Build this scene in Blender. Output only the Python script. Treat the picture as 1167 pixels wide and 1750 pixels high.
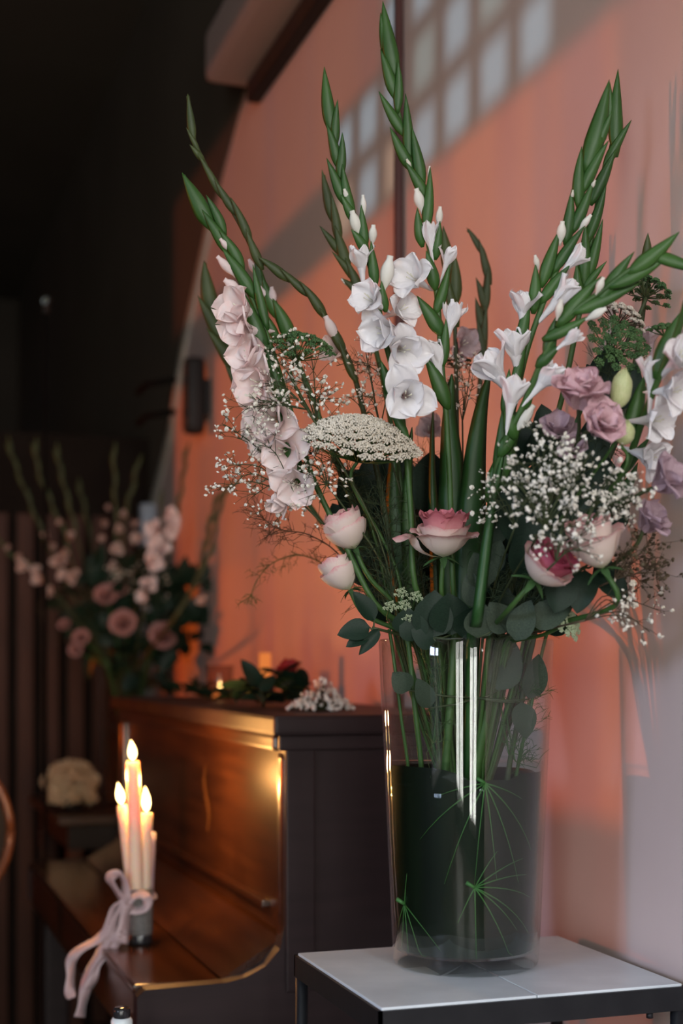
import bpy, bmesh, math, random
from mathutils import Vector, Matrix
from math import sin, cos, pi, radians, sqrt

for o in list(bpy.data.objects):
    bpy.data.objects.remove(o)
sc = bpy.context.scene
COL = sc.collection
rnd = random.Random(7)

# ------------------------------------------------------------------ camera
# room axes: X runs towards the painted wall (x = 0.92), Y runs along it into the depth
YAW = radians(18.6)
EYE = Vector((0, 0, 1.18))
cam_d = bpy.data.cameras.new('camera')
cam = bpy.data.objects.new('camera', cam_d)
COL.objects.link(cam)
cam.location = EYE
cam.rotation_euler = (radians(90), 0, -YAW)
cam_d.sensor_fit = 'VERTICAL'
cam_d.sensor_height = 36
cam_d.lens = 50
cam_d.shift_y = 265 / 1750
cam_d.clip_start = 0.05
cam_d.dof.use_dof = True
cam_d.dof.focus_distance = 1.69
cam_d.dof.aperture_fstop = 2.8
sc.camera = cam

# ------------------------------------------------------------------ world, sun, daylight, exposure
sc.view_settings.view_transform = 'Standard'
sc.view_settings.look = 'None'
sc.view_settings.exposure = 0.0
sc.view_settings.gamma = 1.0
sc.view_settings.use_curve_mapping = False
sc.cycles.transparent_max_bounces = 32
sc.cycles.max_bounces = 8
sc.cycles.use_denoising = True
sc.cycles.sample_clamp_indirect = 4.0
sc.cycles.caustics_reflective = False
sc.cycles.caustics_refractive = False

world = bpy.data.worlds.new('world')
sc.world = world
world.use_nodes = True
bg = world.node_tree.nodes['Background']
bg.inputs[0].default_value = (0.55, 0.62, 0.75, 1)
bg.inputs[1].default_value = 0.30

SUN_TAN_Y, SUN_TAN_Z = -0.52, -0.060
sun_d = bpy.data.lights.new('sun', 'SUN')
sun_d.energy = 5.0
sun_d.angle = radians(0.75)
sun_d.color = (1.0, 0.95, 0.88)
sun = bpy.data.objects.new('sun', sun_d)
COL.objects.link(sun)
sun.rotation_euler = Vector((1, SUN_TAN_Y, SUN_TAN_Z)).to_track_quat('-Z', 'Y').to_euler()
sun.location = (-6, 4, 3)


def area_lamp(name, loc, aim, w, h, watts, color):
    d = bpy.data.lights.new(name, 'AREA')
    d.shape = 'RECTANGLE'
    d.size, d.size_y = w, h
    d.energy = watts
    d.color = color
    o = bpy.data.objects.new(name, d)
    COL.objects.link(o)
    o.location = loc
    o.rotation_euler = Vector(aim).to_track_quat('-Z', 'Y').to_euler()
    return o


WL = -2.4     # inner face of the left wall
WF = -2.4     # inner face of the front wall, behind the camera
# open sky seen over the eaves through the low window beside the camera; glazed openings behind the camera; added fill high up and overhead
area_lamp('sky_over_eaves', (-6.0, -1.2, 3.0), (6.9, 2.8, -2.0), 2.0, 2.0, 580, (0.63, 0.71, 1.0))
area_lamp('daylight_window_corner', (-1.80, WF - 0.03, 1.575), (0, 1, 0), 1.0, 2.85, 92, (0.97, 0.92, 0.88))
area_lamp('daylight_door', (-0.275, WF - 0.03, 1.575), (0, 1, 0), 0.75, 2.85, 85, (0.97, 0.92, 0.88))
area_lamp('high_fill_lamp', (0.68, WF - 0.03, 2.60), (0, 1, -0.2), 0.40, 1.3, 48, (0.95, 0.93, 0.98))  # added frontal fill for the flowers
area_lamp('overhead_fill_lamp', (-0.60, 0.30, 3.45 + 0.03), (0, 0, -1), 1.2, 1.2, 12, (0.88, 0.92, 1.0))  # added fill from above for the table top

# ------------------------------------------------------------------ helpers
VIEW = Vector((sin(YAW), cos(YAW), 0))
RIGHT = Vector((cos(YAW), -sin(YAW), 0))
UP = Vector((0, 0, 1))
FPX = 2430.0


def P(px, py, d):
    """the point of the room seen at pixel (px, py) of the 1167 x 1750 frame, d metres in front of the camera"""
    return EYE + d * (VIEW + RIGHT * ((px - 583.5) / FPX) + UP * ((1140 - py) / FPX))


def PWALL(px, py, x=0.92):
    r = VIEW + RIGHT * ((px - 583.5) / FPX) + UP * ((1140 - py) / FPX)
    return EYE + r * (x / r.x)


class MB:
    def __init__(s):
        s.v, s.f = [], []

    def add(s, vs, fs):
        n = len(s.v)
        s.v += [tuple(x) for x in vs]
        s.f += [tuple(i + n for i in q) for q in fs]
        return s

    def box(s, a, b):
        x0, y0, z0 = a
        x1, y1, z1 = b
        return s.add([(x0, y0, z0), (x1, y0, z0), (x1, y1, z0), (x0, y1, z0), (x0, y0, z1), (x1, y0, z1), (x1, y1, z1), (x0, y1, z1)],
                     [(3, 2, 1, 0), (4, 5, 6, 7), (0, 1, 5, 4), (1, 2, 6, 5), (2, 3, 7, 6), (3, 0, 4, 7)])

    def bbox(s, a, b, c=0.004):
        """box with chamfered edges"""
        bm = bmesh.new()
        bmesh.ops.create_cube(bm, size=1)
        for v in bm.verts:
            v.co = Vector([a[i] + (v.co[i] + 0.5) * (b[i] - a[i]) for i in range(3)])
        bmesh.ops.bevel(bm, geom=bm.edges[:], offset=c, segments=2, affect='EDGES', profile=0.6)
        bm.verts.index_update()
        s.add([v.co for v in bm.verts], [[v.index for v in f.verts] for f in bm.faces])
        bm.free()
        return s

    def tube(s, pts, rad, n=8, flat=1.0, hint=None, cap=True):
        pts = [Vector(p) for p in pts]
        if not hasattr(rad, '__len__'):
            rad = [rad] * len(pts)
        vs, fs = [], []
        prev = None
        for i, p in enumerate(pts):
            t = (pts[min(i + 1, len(pts) - 1)] - pts[max(i - 1, 0)])
            t = t.normalized() if t.length > 1e-9 else Vector((0, 0, 1))
            if prev is None:
                h = Vector(hint) if hint is not None else (Vector((0, 0, 1)) if abs(t.z) < 0.9 else Vector((1, 0, 0)))
                a = t.cross(h).normalized()
            else:
                a = prev - t * prev.dot(t)
                a = a.normalized() if a.length > 1e-6 else t.orthogonal().normalized()
            prev = a
            b = t.cross(a)
            for k in range(n):
                an = 2 * pi * k / n
                vs.append(p + a * (cos(an) * rad[i]) + b * (sin(an) * rad[i] * flat))
        for i in range(len(pts) - 1):
            for k in range(n):
                k2 = (k + 1) % n
                fs.append((i * n + k, i * n + k2, (i + 1) * n + k2, (i + 1) * n + k))
        if cap and n > 2:
            fs.append(tuple(range(n - 1, -1, -1)))
            m = (len(pts) - 1) * n
            fs.append(tuple(m + k for k in range(n)))
        return s.add(vs, fs)

    def lathe(s, prof, c=(0, 0, 0), n=48):
        vs, fs = [], []
        for r, z in prof:
            for k in range(n):
                a = 2 * pi * k / n
                vs.append((c[0] + r * cos(a), c[1] + r * sin(a), c[2] + z))
        for i in range(len(prof) - 1):
            for k in range(n):
                k2 = (k + 1) % n
                fs.append((i * n + k, i * n + k2, (i + 1) * n + k2, (i + 1) * n + k))
        return s.add(vs, fs)

    def disc(s, c, r, n=32, z=None):
        return s.add([(c[0] + r * cos(2 * pi * k / n), c[1] + r * sin(2 * pi * k / n), c[2]) for k in range(n)], [tuple(range(n))])

    def grid(s, fn, nu, nv):
        vs = [fn(i / nu, -1 + 2 * j / nv) for i in range(nu + 1) for j in range(nv + 1)]
        fs = []
        for i in range(nu):
            for j in range(nv):
                a = i * (nv + 1) + j
                fs.append((a, a + 1, a + nv + 2, a + nv + 1))
        return s.add(vs, fs)

    def mesh(s, name, mat, smooth=True, loc=None):
        me = bpy.data.meshes.new(name)
        vs = s.v if loc is None else [(v[0] - loc[0], v[1] - loc[1], v[2] - loc[2]) for v in s.v]
        me.from_pydata(vs, [], s.f)
        me.update()
        if smooth:
            me.shade_smooth()
        me.materials.append(mat)
        return me

    def build(s, name, mat, parent=None, smooth=True):
        """link as one object whose coordinates are room coordinates (parents carry a location only)"""
        loc = Vector((0, 0, 0))
        p = parent
        while p is not None:
            loc = loc + p.location
            p = p.parent
        return link(name, s.mesh(name, mat, smooth, loc), parent)


def link(name, me, parent=None, mat=None):
    o = bpy.data.objects.new(name, me)
    COL.objects.link(o)
    if parent is not None:
        o.parent = parent
    if mat is not None:
        o.matrix_local = mat
    return o


def thing(name, label, cat, loc, group=None):
    o = bpy.data.objects.new(name, None)
    o.empty_display_size = 0.02
    COL.objects.link(o)
    o.location = loc
    return tag(o, label, cat, group)


def tag(o, label=None, cat=None, group=None, kind=None):
    if label: o['label'] = label
    if cat: o['category'] = cat
    if group: o['group'] = group
    if kind: o['kind'] = kind
    return o


def struct(name, mb, mat, smooth=False, label=None):
    o = mb.build(name, mat, None, smooth)
    o['kind'] = 'structure'
    if label: o['label'] = label
    return o


def smoothpath(pts, k=4):
    """Catmull-Rom through the points"""
    pts = [Vector(p) for p in pts]
    out = []
    for i in range(len(pts) - 1):
        p0, p1, p2, p3 = pts[max(i - 1, 0)], pts[i], pts[i + 1], pts[min(i + 2, len(pts) - 1)]
        for j in range(k):
            t = j / k
            out.append(0.5 * ((2 * p1) + (p2 - p0) * t + (2 * p0 - 5 * p1 + 4 * p2 - p3) * t * t + (3 * p1 - p0 - 3 * p2 + p3) * t ** 3))
    out.append(pts[-1])
    return out


def frame(axis, hint, loc=(0, 0, 0), scale=(1, 1, 1)):
    """matrix with local Z along axis and local Y as near to hint as it goes"""
    z = Vector(axis).normalized()
    y = Vector(hint) - z * Vector(hint).dot(z)
    y = y.normalized() if y.length > 1e-5 else z.orthogonal().normalized()
    x = y.cross(z)
    m = Matrix((x, y, z)).transposed().to_4x4()
    return Matrix.Translation(loc) @ m @ Matrix.Diagonal((*scale, 1))


# ------------------------------------------------------------------ materials
def mat(name, c1, c2=None, rough=0.6, scale=8.0, spec=0.4, metal=0.0, bump=0.0, trans=0.0, coat=0.0, stretch=(1, 1, 1), detail=4.0, sheen=0.0):
    m = bpy.data.materials.new(name)
    m.use_nodes = True
    nt = m.node_tree
    b = nt.nodes['Principled BSDF']
    b.inputs['Roughness'].default_value = rough
    b.inputs['Metallic'].default_value = metal
    b.inputs['Specular IOR Level'].default_value = spec
    b.inputs['Coat Weight'].default_value = coat
    b.inputs['Coat Roughness'].default_value = 0.20
    if sheen:
        b.inputs['Sheen Weight'].default_value = sheen
    tc = nt.nodes.new('ShaderNodeTexCoord')
    mp = nt.nodes.new('ShaderNodeMapping')
    mp.inputs['Scale'].default_value = stretch
    nz = nt.nodes.new('ShaderNodeTexNoise')
    nz.inputs['Scale'].default_value = scale
    nz.inputs['Detail'].default_value = detail
    nt.links.new(tc.outputs['Object'], mp.inputs[0])
    nt.links.new(mp.outputs[0], nz.inputs['Vector'])
    rp = nt.nodes.new('ShaderNodeValToRGB')
    rp.color_ramp.elements[0].position = 0.35
    rp.color_ramp.elements[1].position = 0.65
    rp.color_ramp.elements[0].color = (*c1, 1)
    rp.color_ramp.elements[1].color = (*(c2 or c1), 1)
    nt.links.new(nz.outputs['Fac'], rp.inputs[0])
    nt.links.new(rp.outputs[0], b.inputs['Base Color'])
    if bump:
        bp = nt.nodes.new('ShaderNodeBump')
        bp.inputs['Strength'].default_value = bump
        bp.inputs['Distance'].default_value = 0.002
        nt.links.new(nz.outputs['Fac'], bp.inputs['Height'])
        nt.links.new(bp.outputs[0], b.inputs['Normal'])
    if trans:
        tl = nt.nodes.new('ShaderNodeBsdfTranslucent')
        nt.links.new(rp.outputs[0], tl.inputs[0])
        mx = nt.nodes.new('ShaderNodeMixShader')
        mx.inputs[0].default_value = trans
        out = nt.nodes['Material Output']
        nt.links.new(b.outputs[0], mx.inputs[1])
        nt.links.new(tl.outputs[0], mx.inputs[2])
        nt.links.new(mx.outputs[0], out.inputs[0])
    return m


def gradmat(name, stops, axis='Z', rough=0.55, trans=0.2, coord='Generated', spec=0.3):
    """colour of the thing itself runs along one of its own axes (a petal that is cream below and pink at its lip)"""
    m = mat(name, (1, 1, 1), rough=rough, trans=trans, spec=spec)
    nt = m.node_tree
    rp = next(n for n in nt.nodes if n.type == 'VALTORGB')
    for l in list(rp.inputs[0].links):
        nt.links.remove(l)
    tc = next(n for n in nt.nodes if n.type == 'TEX_COORD')
    nz = next(n for n in nt.nodes if n.type == 'TEX_NOISE')
    sx = nt.nodes.new('ShaderNodeSeparateXYZ')
    nt.links.new(tc.outputs[coord], sx.inputs[0])
    ad = nt.nodes.new('ShaderNodeMath')
    ad.operation = 'MULTIPLY_ADD'
    ad.inputs[1].default_value = 0.25
    nt.links.new(nz.outputs['Fac'], ad.inputs[0])
    nt.links.new(sx.outputs[axis], ad.inputs[2])
    sb = nt.nodes.new('ShaderNodeMath')
    sb.operation = 'SUBTRACT'
    sb.inputs[1].default_value = 0.125
    nt.links.new(ad.outputs[0], sb.inputs[0])
    nt.links.new(sb.outputs[0], rp.inputs[0])
    cr = rp.color_ramp
    while len(cr.elements) > 1:
        cr.elements.remove(cr.elements[-1])
    cr.elements[0].position = stops[0][0]
    cr.elements[0].color = (*stops[0][1], 1)
    for p, c in stops[1:]:
        e = cr.elements.new(p)
        e.color = (*c, 1)
    return m


def emis(name, c, s, c_top=None):
    m = bpy.data.materials.new(name)
    m.use_nodes = True
    nt = m.node_tree
    nt.nodes.remove(nt.nodes['Principled BSDF'])
    e = nt.nodes.new('ShaderNodeEmission')
    e.inputs[0].default_value = (*c, 1)
    e.inputs[1].default_value = s
    nt.links.new(e.outputs[0], nt.nodes['Material Output'].inputs[0])
    return m


def thin_glass(name, tint=(0.95, 0.97, 0.96), ior=1.5, rough=0.0, refl=(1, 1, 1)):
    """sheet of clear glass: passes light straight through with its tint and mirrors by Fresnel"""
    m = bpy.data.materials.new(name)
    m.use_nodes = True
    nt = m.node_tree
    nt.nodes.remove(nt.nodes['Principled BSDF'])
    tr = nt.nodes.new('ShaderNodeBsdfTransparent')
    tr.inputs[0].default_value = (*tint, 1)
    gl = nt.nodes.new('ShaderNodeBsdfGlossy')
    gl.inputs['Roughness'].default_value = rough
    gl.inputs[0].default_value = (*refl, 1)
    fr = nt.nodes.new('ShaderNodeLayerWeight')
    fr.inputs['Blend'].default_value = 0.5
    pw = nt.nodes.new('ShaderNodeMath')
    pw.operation = 'POWER'
    pw.inputs[1].default_value = 4.0
    nt.links.new(fr.outputs['Facing'], pw.inputs[0])
    ma = nt.nodes.new('ShaderNodeMath')
    ma.operation = 'MULTIPLY_ADD'
    ma.use_clamp = True
    f0 = ((ior - 1) / (ior + 1)) ** 2
    ma.inputs[1].default_value = 0.8
    ma.inputs[2].default_value = f0
    nt.links.new(pw.outputs[0], ma.inputs[0])
    mx = nt.nodes.new('ShaderNodeMixShader')
    nt.links.new(ma.outputs[0], mx.inputs[0])
    nt.links.new(tr.outputs[0], mx.inputs[1])
    nt.links.new(gl.outputs[0], mx.inputs[2])
    nt.links.new(mx.outputs[0], nt.nodes['Material Output'].inputs[0])
    return m


def streaky_glass(name, ca, cb, cc):
    """art glass drawn in upright streaks"""
    m = thin_glass(name, ca)
    nt = m.node_tree
    tr = next(n for n in nt.nodes if n.type == 'BSDF_TRANSPARENT')
    ge = nt.nodes.new('ShaderNodeNewGeometry')
    mp = nt.nodes.new('ShaderNodeMapping')
    mp.inputs['Scale'].default_value = (1, 4.2, 0.10)
    nz = nt.nodes.new('ShaderNodeTexNoise')
    nz.inputs['Scale'].default_value = 1.6
    nz.inputs['Detail'].default_value = 2.0
    rp = nt.nodes.new('ShaderNodeValToRGB')
    cr = rp.color_ramp
    cr.elements[0].position, cr.elements[0].color = 0.33, (*ca, 1)
    cr.elements[1].position, cr.elements[1].color = 0.68, (*cc, 1)
    e = cr.elements.new(0.5)
    e.color = (*cb, 1)
    nt.links.new(ge.outputs['Position'], mp.inputs[0])
    nt.links.new(mp.outputs[0], nz.inputs['Vector'])
    nt.links.new(nz.outputs['Fac'], rp.inputs[0])
    nt.links.new(rp.outputs[0], tr.inputs[0])
    return m


M = {}
M['wall'] = mat('limewashed_plaster', (0.64, 0.50, 0.47), (0.68, 0.54, 0.51), rough=0.85, scale=3.0, bump=0.08, spec=0.2)
M['dark_wall'] = mat('dark_paint', (0.095, 0.080, 0.064), (0.11, 0.092, 0.074), rough=0.95, scale=2, spec=0.1)
M['far_boards'] = mat('far_boarding', (0.050, 0.042, 0.033), (0.058, 0.048, 0.038), rough=0.95, scale=2, spec=0.05)
M['ceiling_boards'] = mat('ceiling_boarding', (0.090, 0.076, 0.060), (0.10, 0.085, 0.068), rough=0.95, scale=2, spec=0.05)
M['screen_back'] = mat('screen_backing', (0.016, 0.011, 0.009), (0.020, 0.014, 0.011), rough=0.9, spec=0.05)
M['plain_wall'] = mat('dim_plaster', (0.060, 0.050, 0.045), (0.075, 0.060, 0.053), rough=0.9, scale=2, spec=0.2)
M['slat'] = mat('stained_slat', (0.060, 0.022, 0.013), (0.090, 0.032, 0.018), rough=0.6, scale=9, stretch=(6, 6, 0.5), spec=0.25)
M['floor'] = mat('dark_boards', (0.045, 0.028, 0.020), (0.065, 0.040, 0.027), rough=0.5, scale=6, stretch=(6, 0.6, 1))
M['trim'] = mat('pale_trim', (0.42, 0.40, 0.35), (0.48, 0.46, 0.40), rough=0.7)
M['strip_blue'] = mat('pale_blue_light_strip', (0.42, 0.47, 0.55), rough=0.6)
M['conduit'] = mat('maroon_conduit', (0.075, 0.030, 0.028), (0.09, 0.036, 0.032), rough=0.6)
M['black'] = mat('matte_black', (0.012, 0.011, 0.011), (0.018, 0.016, 0.016), rough=0.6, spec=0.3)
M['soot'] = mat('soot_black', (0.006, 0.0055, 0.005), rough=0.95, spec=0.05)
M['iron'] = mat('black_iron', (0.006, 0.007, 0.009), (0.010, 0.011, 0.013), rough=0.5, scale=40, spec=0.35)
M['case'] = mat('pale_pink_case', (0.40, 0.31, 0.29), rough=0.6)
M['marble'] = mat('grey_marble', (0.58, 0.64, 0.68), (0.74, 0.80, 0.84), rough=0.30, scale=9, detail=9, bump=0.02)
M['concrete'] = mat('lattice_concrete', (0.35, 0.33, 0.31), rough=0.9)
M['piano'] = mat('piano_mahogany', (0.030, 0.009, 0.0035), (0.055, 0.018, 0.0065), rough=0.30, scale=5, stretch=(8, 0.7, 8), spec=0.6, coat=0.5)
M['fall'] = mat('polished_fall', (0.026, 0.008, 0.003), (0.046, 0.015, 0.0055), rough=0.14, scale=5, stretch=(8, 0.7, 8), spec=0.5)
M['piano_side'] = mat('piano_side_wood', (0.018, 0.0105, 0.011), (0.023, 0.0135, 0.014), rough=0.5, scale=6, stretch=(1, 8, 8), spec=0.25)
M['inlay'] = mat('satinwood_inlay', (0.13, 0.055, 0.018), (0.16, 0.07, 0.024), rough=0.35)
M['brass'] = mat('old_brass', (0.55, 0.36, 0.12), rough=0.3, metal=1.0)
M['glass'] = thin_glass('clear_glass', (0.955, 0.975, 0.965))
M['glass_base'] = thin_glass('thick_glass', (0.80, 0.84, 0.83))
M['water'] = thin_glass('water', (0.93, 0.96, 0.94), ior=1.2)
M['petal'] = mat('white_petal', (0.86, 0.84, 0.86), (0.90, 0.88, 0.89), rough=0.55, trans=0.20, scale=3, spec=0.25, stretch=(3, 3, 0.5))
M['petal_pink'] = mat('blush_petal', (0.86, 0.70, 0.68), (0.88, 0.79, 0.78), rough=0.55, trans=0.20, scale=3, spec=0.25)
M['petal_far'] = mat('dimmed_peach_petal', (0.62, 0.44, 0.38), (0.68, 0.52, 0.46), rough=0.6, trans=0.2)  # peach darkened to stand for the dim light on the second bouquet
M['rose_far'] = mat('dimmed_rose_petal', (0.38, 0.17, 0.16), (0.44, 0.22, 0.19), rough=0.6, trans=0.15)  # rose colour darkened for the same dim light
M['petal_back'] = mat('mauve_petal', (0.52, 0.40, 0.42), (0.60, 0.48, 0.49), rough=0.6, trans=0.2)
M['throat'] = mat('cream_throat', (0.74, 0.72, 0.58), (0.80, 0.78, 0.66), rough=0.6, trans=0.15)
M['bud'] = mat('ivory_bud', (0.78, 0.76, 0.66), (0.84, 0.82, 0.76), rough=0.5, trans=0.15, scale=20)
M['bract'] = mat('gladiolus_green', (0.024, 0.078, 0.014), (0.046, 0.125, 0.022), rough=0.42, scale=22, trans=0.10, stretch=(1, 1, 0.4))
M['bract_dark'] = mat('dark_olive_green', (0.035, 0.055, 0.014), (0.06, 0.085, 0.022), rough=0.5, scale=22, trans=0.08)  # darker olive green for some spikes' bracts
M['blade'] = mat('sword_leaf_green', (0.016, 0.062, 0.014), (0.030, 0.095, 0.022), rough=0.45, scale=60, stretch=(1, 1, 0.05))
M['stem'] = mat('stem_green', (0.030, 0.080, 0.017), (0.048, 0.11, 0.024), rough=0.5, scale=18)
M['stem_dark'] = mat('dark_stem', (0.030, 0.045, 0.016), (0.045, 0.06, 0.02), rough=0.6)
M['stem_brown'] = mat('brown_stem', (0.060, 0.040, 0.022), (0.085, 0.06, 0.03), rough=0.7)
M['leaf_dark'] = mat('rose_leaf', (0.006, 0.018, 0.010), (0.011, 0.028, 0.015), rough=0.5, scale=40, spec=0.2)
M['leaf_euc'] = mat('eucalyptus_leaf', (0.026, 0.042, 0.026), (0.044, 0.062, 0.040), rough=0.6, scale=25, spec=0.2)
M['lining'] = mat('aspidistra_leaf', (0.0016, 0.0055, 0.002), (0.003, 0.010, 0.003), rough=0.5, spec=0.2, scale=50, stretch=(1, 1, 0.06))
M['papyrus'] = mat('papyrus_green', (0.03, 0.12, 0.025), (0.05, 0.16, 0.035), rough=0.5)
M['fern'] = mat('fennel_green', (0.016, 0.032, 0.012), (0.03, 0.05, 0.018), rough=0.7)
M['dill'] = mat('dill_green', (0.06, 0.08, 0.02), (0.09, 0.11, 0.03), rough=0.7)
M['gyp'] = mat('gypsophila_white', (0.70, 0.66, 0.57), (0.78, 0.74, 0.66), rough=0.7)
M['ammi'] = mat('ammi_white', (0.62, 0.56, 0.46), (0.72, 0.67, 0.58), rough=0.8)
M['umbel_green'] = mat('umbel_green', (0.035, 0.090, 0.028), (0.075, 0.15, 0.05), rough=0.8, scale=60)
M['umbel_pale'] = mat('umbel_pale_green', (0.35, 0.42, 0.26), (0.45, 0.52, 0.33), rough=0.8)
M['rose_out'] = gradmat('rose_cream', [(0.0, (0.50, 0.52, 0.28)), (0.22, (0.80, 0.68, 0.58)), (0.80, (0.83, 0.68, 0.62)), (1.0, (0.78, 0.36, 0.38))])
M['rose_in'] = gradmat('rose_pink', [(0.0, (0.80, 0.62, 0.52)), (0.6, (0.74, 0.36, 0.36)), (1.0, (0.66, 0.20, 0.25))])
M['rose_deep'] = gradmat('rose_magenta', [(0.0, (0.78, 0.50, 0.48)), (0.5, (0.62, 0.18, 0.24)), (1.0, (0.52, 0.09, 0.17))])
M['sepal'] = mat('sepal_green', (0.04, 0.10, 0.03), rough=0.6)
M['lis_pink'] = mat('lisianthus_pink', (0.64, 0.38, 0.43), (0.72, 0.50, 0.53), rough=0.6, trans=0.2, scale=25)
M['lis_lilac'] = mat('lisianthus_lilac', (0.44, 0.30, 0.35), (0.52, 0.38, 0.43), rough=0.6, trans=0.2, scale=25)
M['lis_bud'] = mat('lisianthus_bud', (0.50, 0.55, 0.25), (0.62, 0.64, 0.36), rough=0.5, trans=0.15)
M['red'] = mat('red_petal', (0.35, 0.02, 0.02), (0.45, 0.03, 0.03), rough=0.6, trans=0.15)
M['wax'] = mat('ivory_wax', (0.80, 0.57, 0.43), (0.84, 0.61, 0.47), rough=0.45)
wb = M['wax'].node_tree.nodes['Principled BSDF']
wb.inputs['Subsurface Weight'].default_value = 0.7
wb.inputs['Subsurface Radius'].default_value = (0.030, 0.014, 0.007)
wb.inputs['Subsurface Scale'].default_value = 1.0
M['wax_lilac'] = mat('lilac_wax', (0.50, 0.42, 0.48), rough=0.45, trans=0.2)
M['wick'] = mat('wick', (0.02, 0.015, 0.012), rough=0.9)
M['flame'] = emis('flame', (1.0, 0.62, 0.22), 14.0)
M['jar'] = mat('grey_hessian', (0.10, 0.095, 0.09), (0.17, 0.16, 0.15), rough=0.8, scale=300, bump=0.5)
M['jar_glass'] = mat('dark_glass_foot', (0.02, 0.02, 0.022), rough=0.1, spec=0.6)
M['ribbon'] = mat('satin_ribbon', (0.46, 0.32, 0.33), (0.55, 0.40, 0.41), rough=0.35, sheen=0.3, trans=0.15, scale=12)
M['hydrangea'] = mat('cream_hydrangea', (0.50, 0.38, 0.24), (0.60, 0.48, 0.32), rough=0.8, scale=50)
M['chair'] = mat('chair_wood', (0.10, 0.035, 0.015), (0.13, 0.045, 0.02), rough=0.35, scale=12, stretch=(6, 6, 1))
M['console'] = mat('console_wood', (0.035, 0.019, 0.011), (0.05, 0.027, 0.015), rough=0.45, scale=8)
M['white_pot'] = mat('white_glaze', (0.70, 0.78, 0.80), rough=0.25)
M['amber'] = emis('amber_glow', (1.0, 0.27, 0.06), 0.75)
M['votive'] = thin_glass('votive_glass', (0.85, 0.80, 0.78))
M['art_foot'] = streaky_glass('art_glass_red', (0.29, 0.12, 0.06), (0.33, 0.13, 0.06), (0.28, 0.12, 0.05))
M['art_low'] = streaky_glass('art_glass_orange', (0.50, 0.17, 0.08), (0.60, 0.26, 0.06), (0.50, 0.19, 0.05))
M['art_mid'] = streaky_glass('art_glass_rose', (0.42, 0.155, 0.13), (0.53, 0.235, 0.07), (0.47, 0.17, 0.09))
M['art_top'] = streaky_glass('art_glass_pink', (0.32, 0.125, 0.12), (0.38, 0.17, 0.08), (0.33, 0.14, 0.09))
M['art_dim'] = streaky_glass('art_glass_dimmer', (0.34, 0.15, 0.09), (0.40, 0.18, 0.08), (0.36, 0.14, 0.09))
M['pane_blue'] = thin_glass('pale_blue_glass', (0.38, 0.53, 0.62))
M['pane_teal'] = thin_glass('teal_glass', (0.32, 0.45, 0.48))
M['pane_amber'] = thin_glass('amber_glass', (0.48, 0.45, 0.40))
M['white_frame'] = mat('white_frame', (0.6, 0.6, 0.58), rough=0.6)

# ------------------------------------------------------------------ the room
WX = 0.92
YB, YE = 4.75, 9.0           # slatted screen behind the console; far end of the room
CEIL = 3.45
# raked, slightly curved top edge of the painted wall (gable end under the soffit): (y, z)
rake = [(p.y, p.z) for p in (PWALL(*q) for q in ((470, 10), (423, 144), (385, 285), (360, 380), (345, 450), (330, 520), (312, 610), (291, 745)))]
rake.append((YB, 1.70))
Y_TOP = rake[0][0] - (CEIL - rake[0][1]) * 0.9
wall_prof = [(WF - 0.2, 0), (YB, 0)] + rake[::-1] + [(Y_TOP, CEIL), (WF - 0.2, CEIL)]
mb = MB()
n = len(wall_prof)
mb.add([(WX, y, z) for y, z in wall_prof] + [(WX + 0.15, y, z) for y, z in wall_prof],
       [tuple(range(n)), tuple(range(2 * n - 1, n - 1, -1))] + [(i, i + n, (i + 1) % n + n, (i + 1) % n) for i in range(n)])
struct('wall_right', mb, M['wall'])

# dark boarding above the rake and beyond the painted part, a little proud of the plaster
clad = [(Y_TOP, CEIL)] + rake + [(YB, 0.0), (YE, 0.0), (YE, CEIL)]
mb = MB()
n = len(clad)
mb.add([(WX - 0.006, y, z) for y, z in clad] + [(WX + 0.15, y, z) for y, z in clad],
       [tuple(range(n - 1, -1, -1)), tuple(range(n, 2 * n))] + [(i, (i + 1) % n, (i + 1) % n + n, i + n) for i in range(n)])
struct('wall_right_cladding', mb, M['dark_wall'])
mb = MB()
for a, b in (((WL - 0.2, WF - 0.2), (-1.2, YE + 0.2)), ((0.0, WF - 0.2), (WX + 0.15, YE + 0.2)), ((-1.2, WF - 0.2), (0.0, -0.3)), ((-1.2, 0.9), (0.0, YE + 0.2))):
    mb.box((a[0], a[1], CEIL), (b[0], b[1], CEIL + 0.1))
struct('ceiling', mb, M['ceiling_boards'])
sk = struct('fill_skylight', MB().box((-1.2, 0.28, CEIL), (0.0, 0.32, CEIL + 0.04)), M['white_frame'])  # unseen roof opening added for the overhead fill
MB().box((-1.2, -0.3, CEIL + 0.014), (0.0, 0.9, CEIL + 0.018)).build('pane', M['glass'], sk, False)
fl = struct('floor', MB().box((WL - 0.2, WF - 0.2, -0.1), (WX + 0.15, YE + 0.2, 0.0)), M['floor'])

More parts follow.
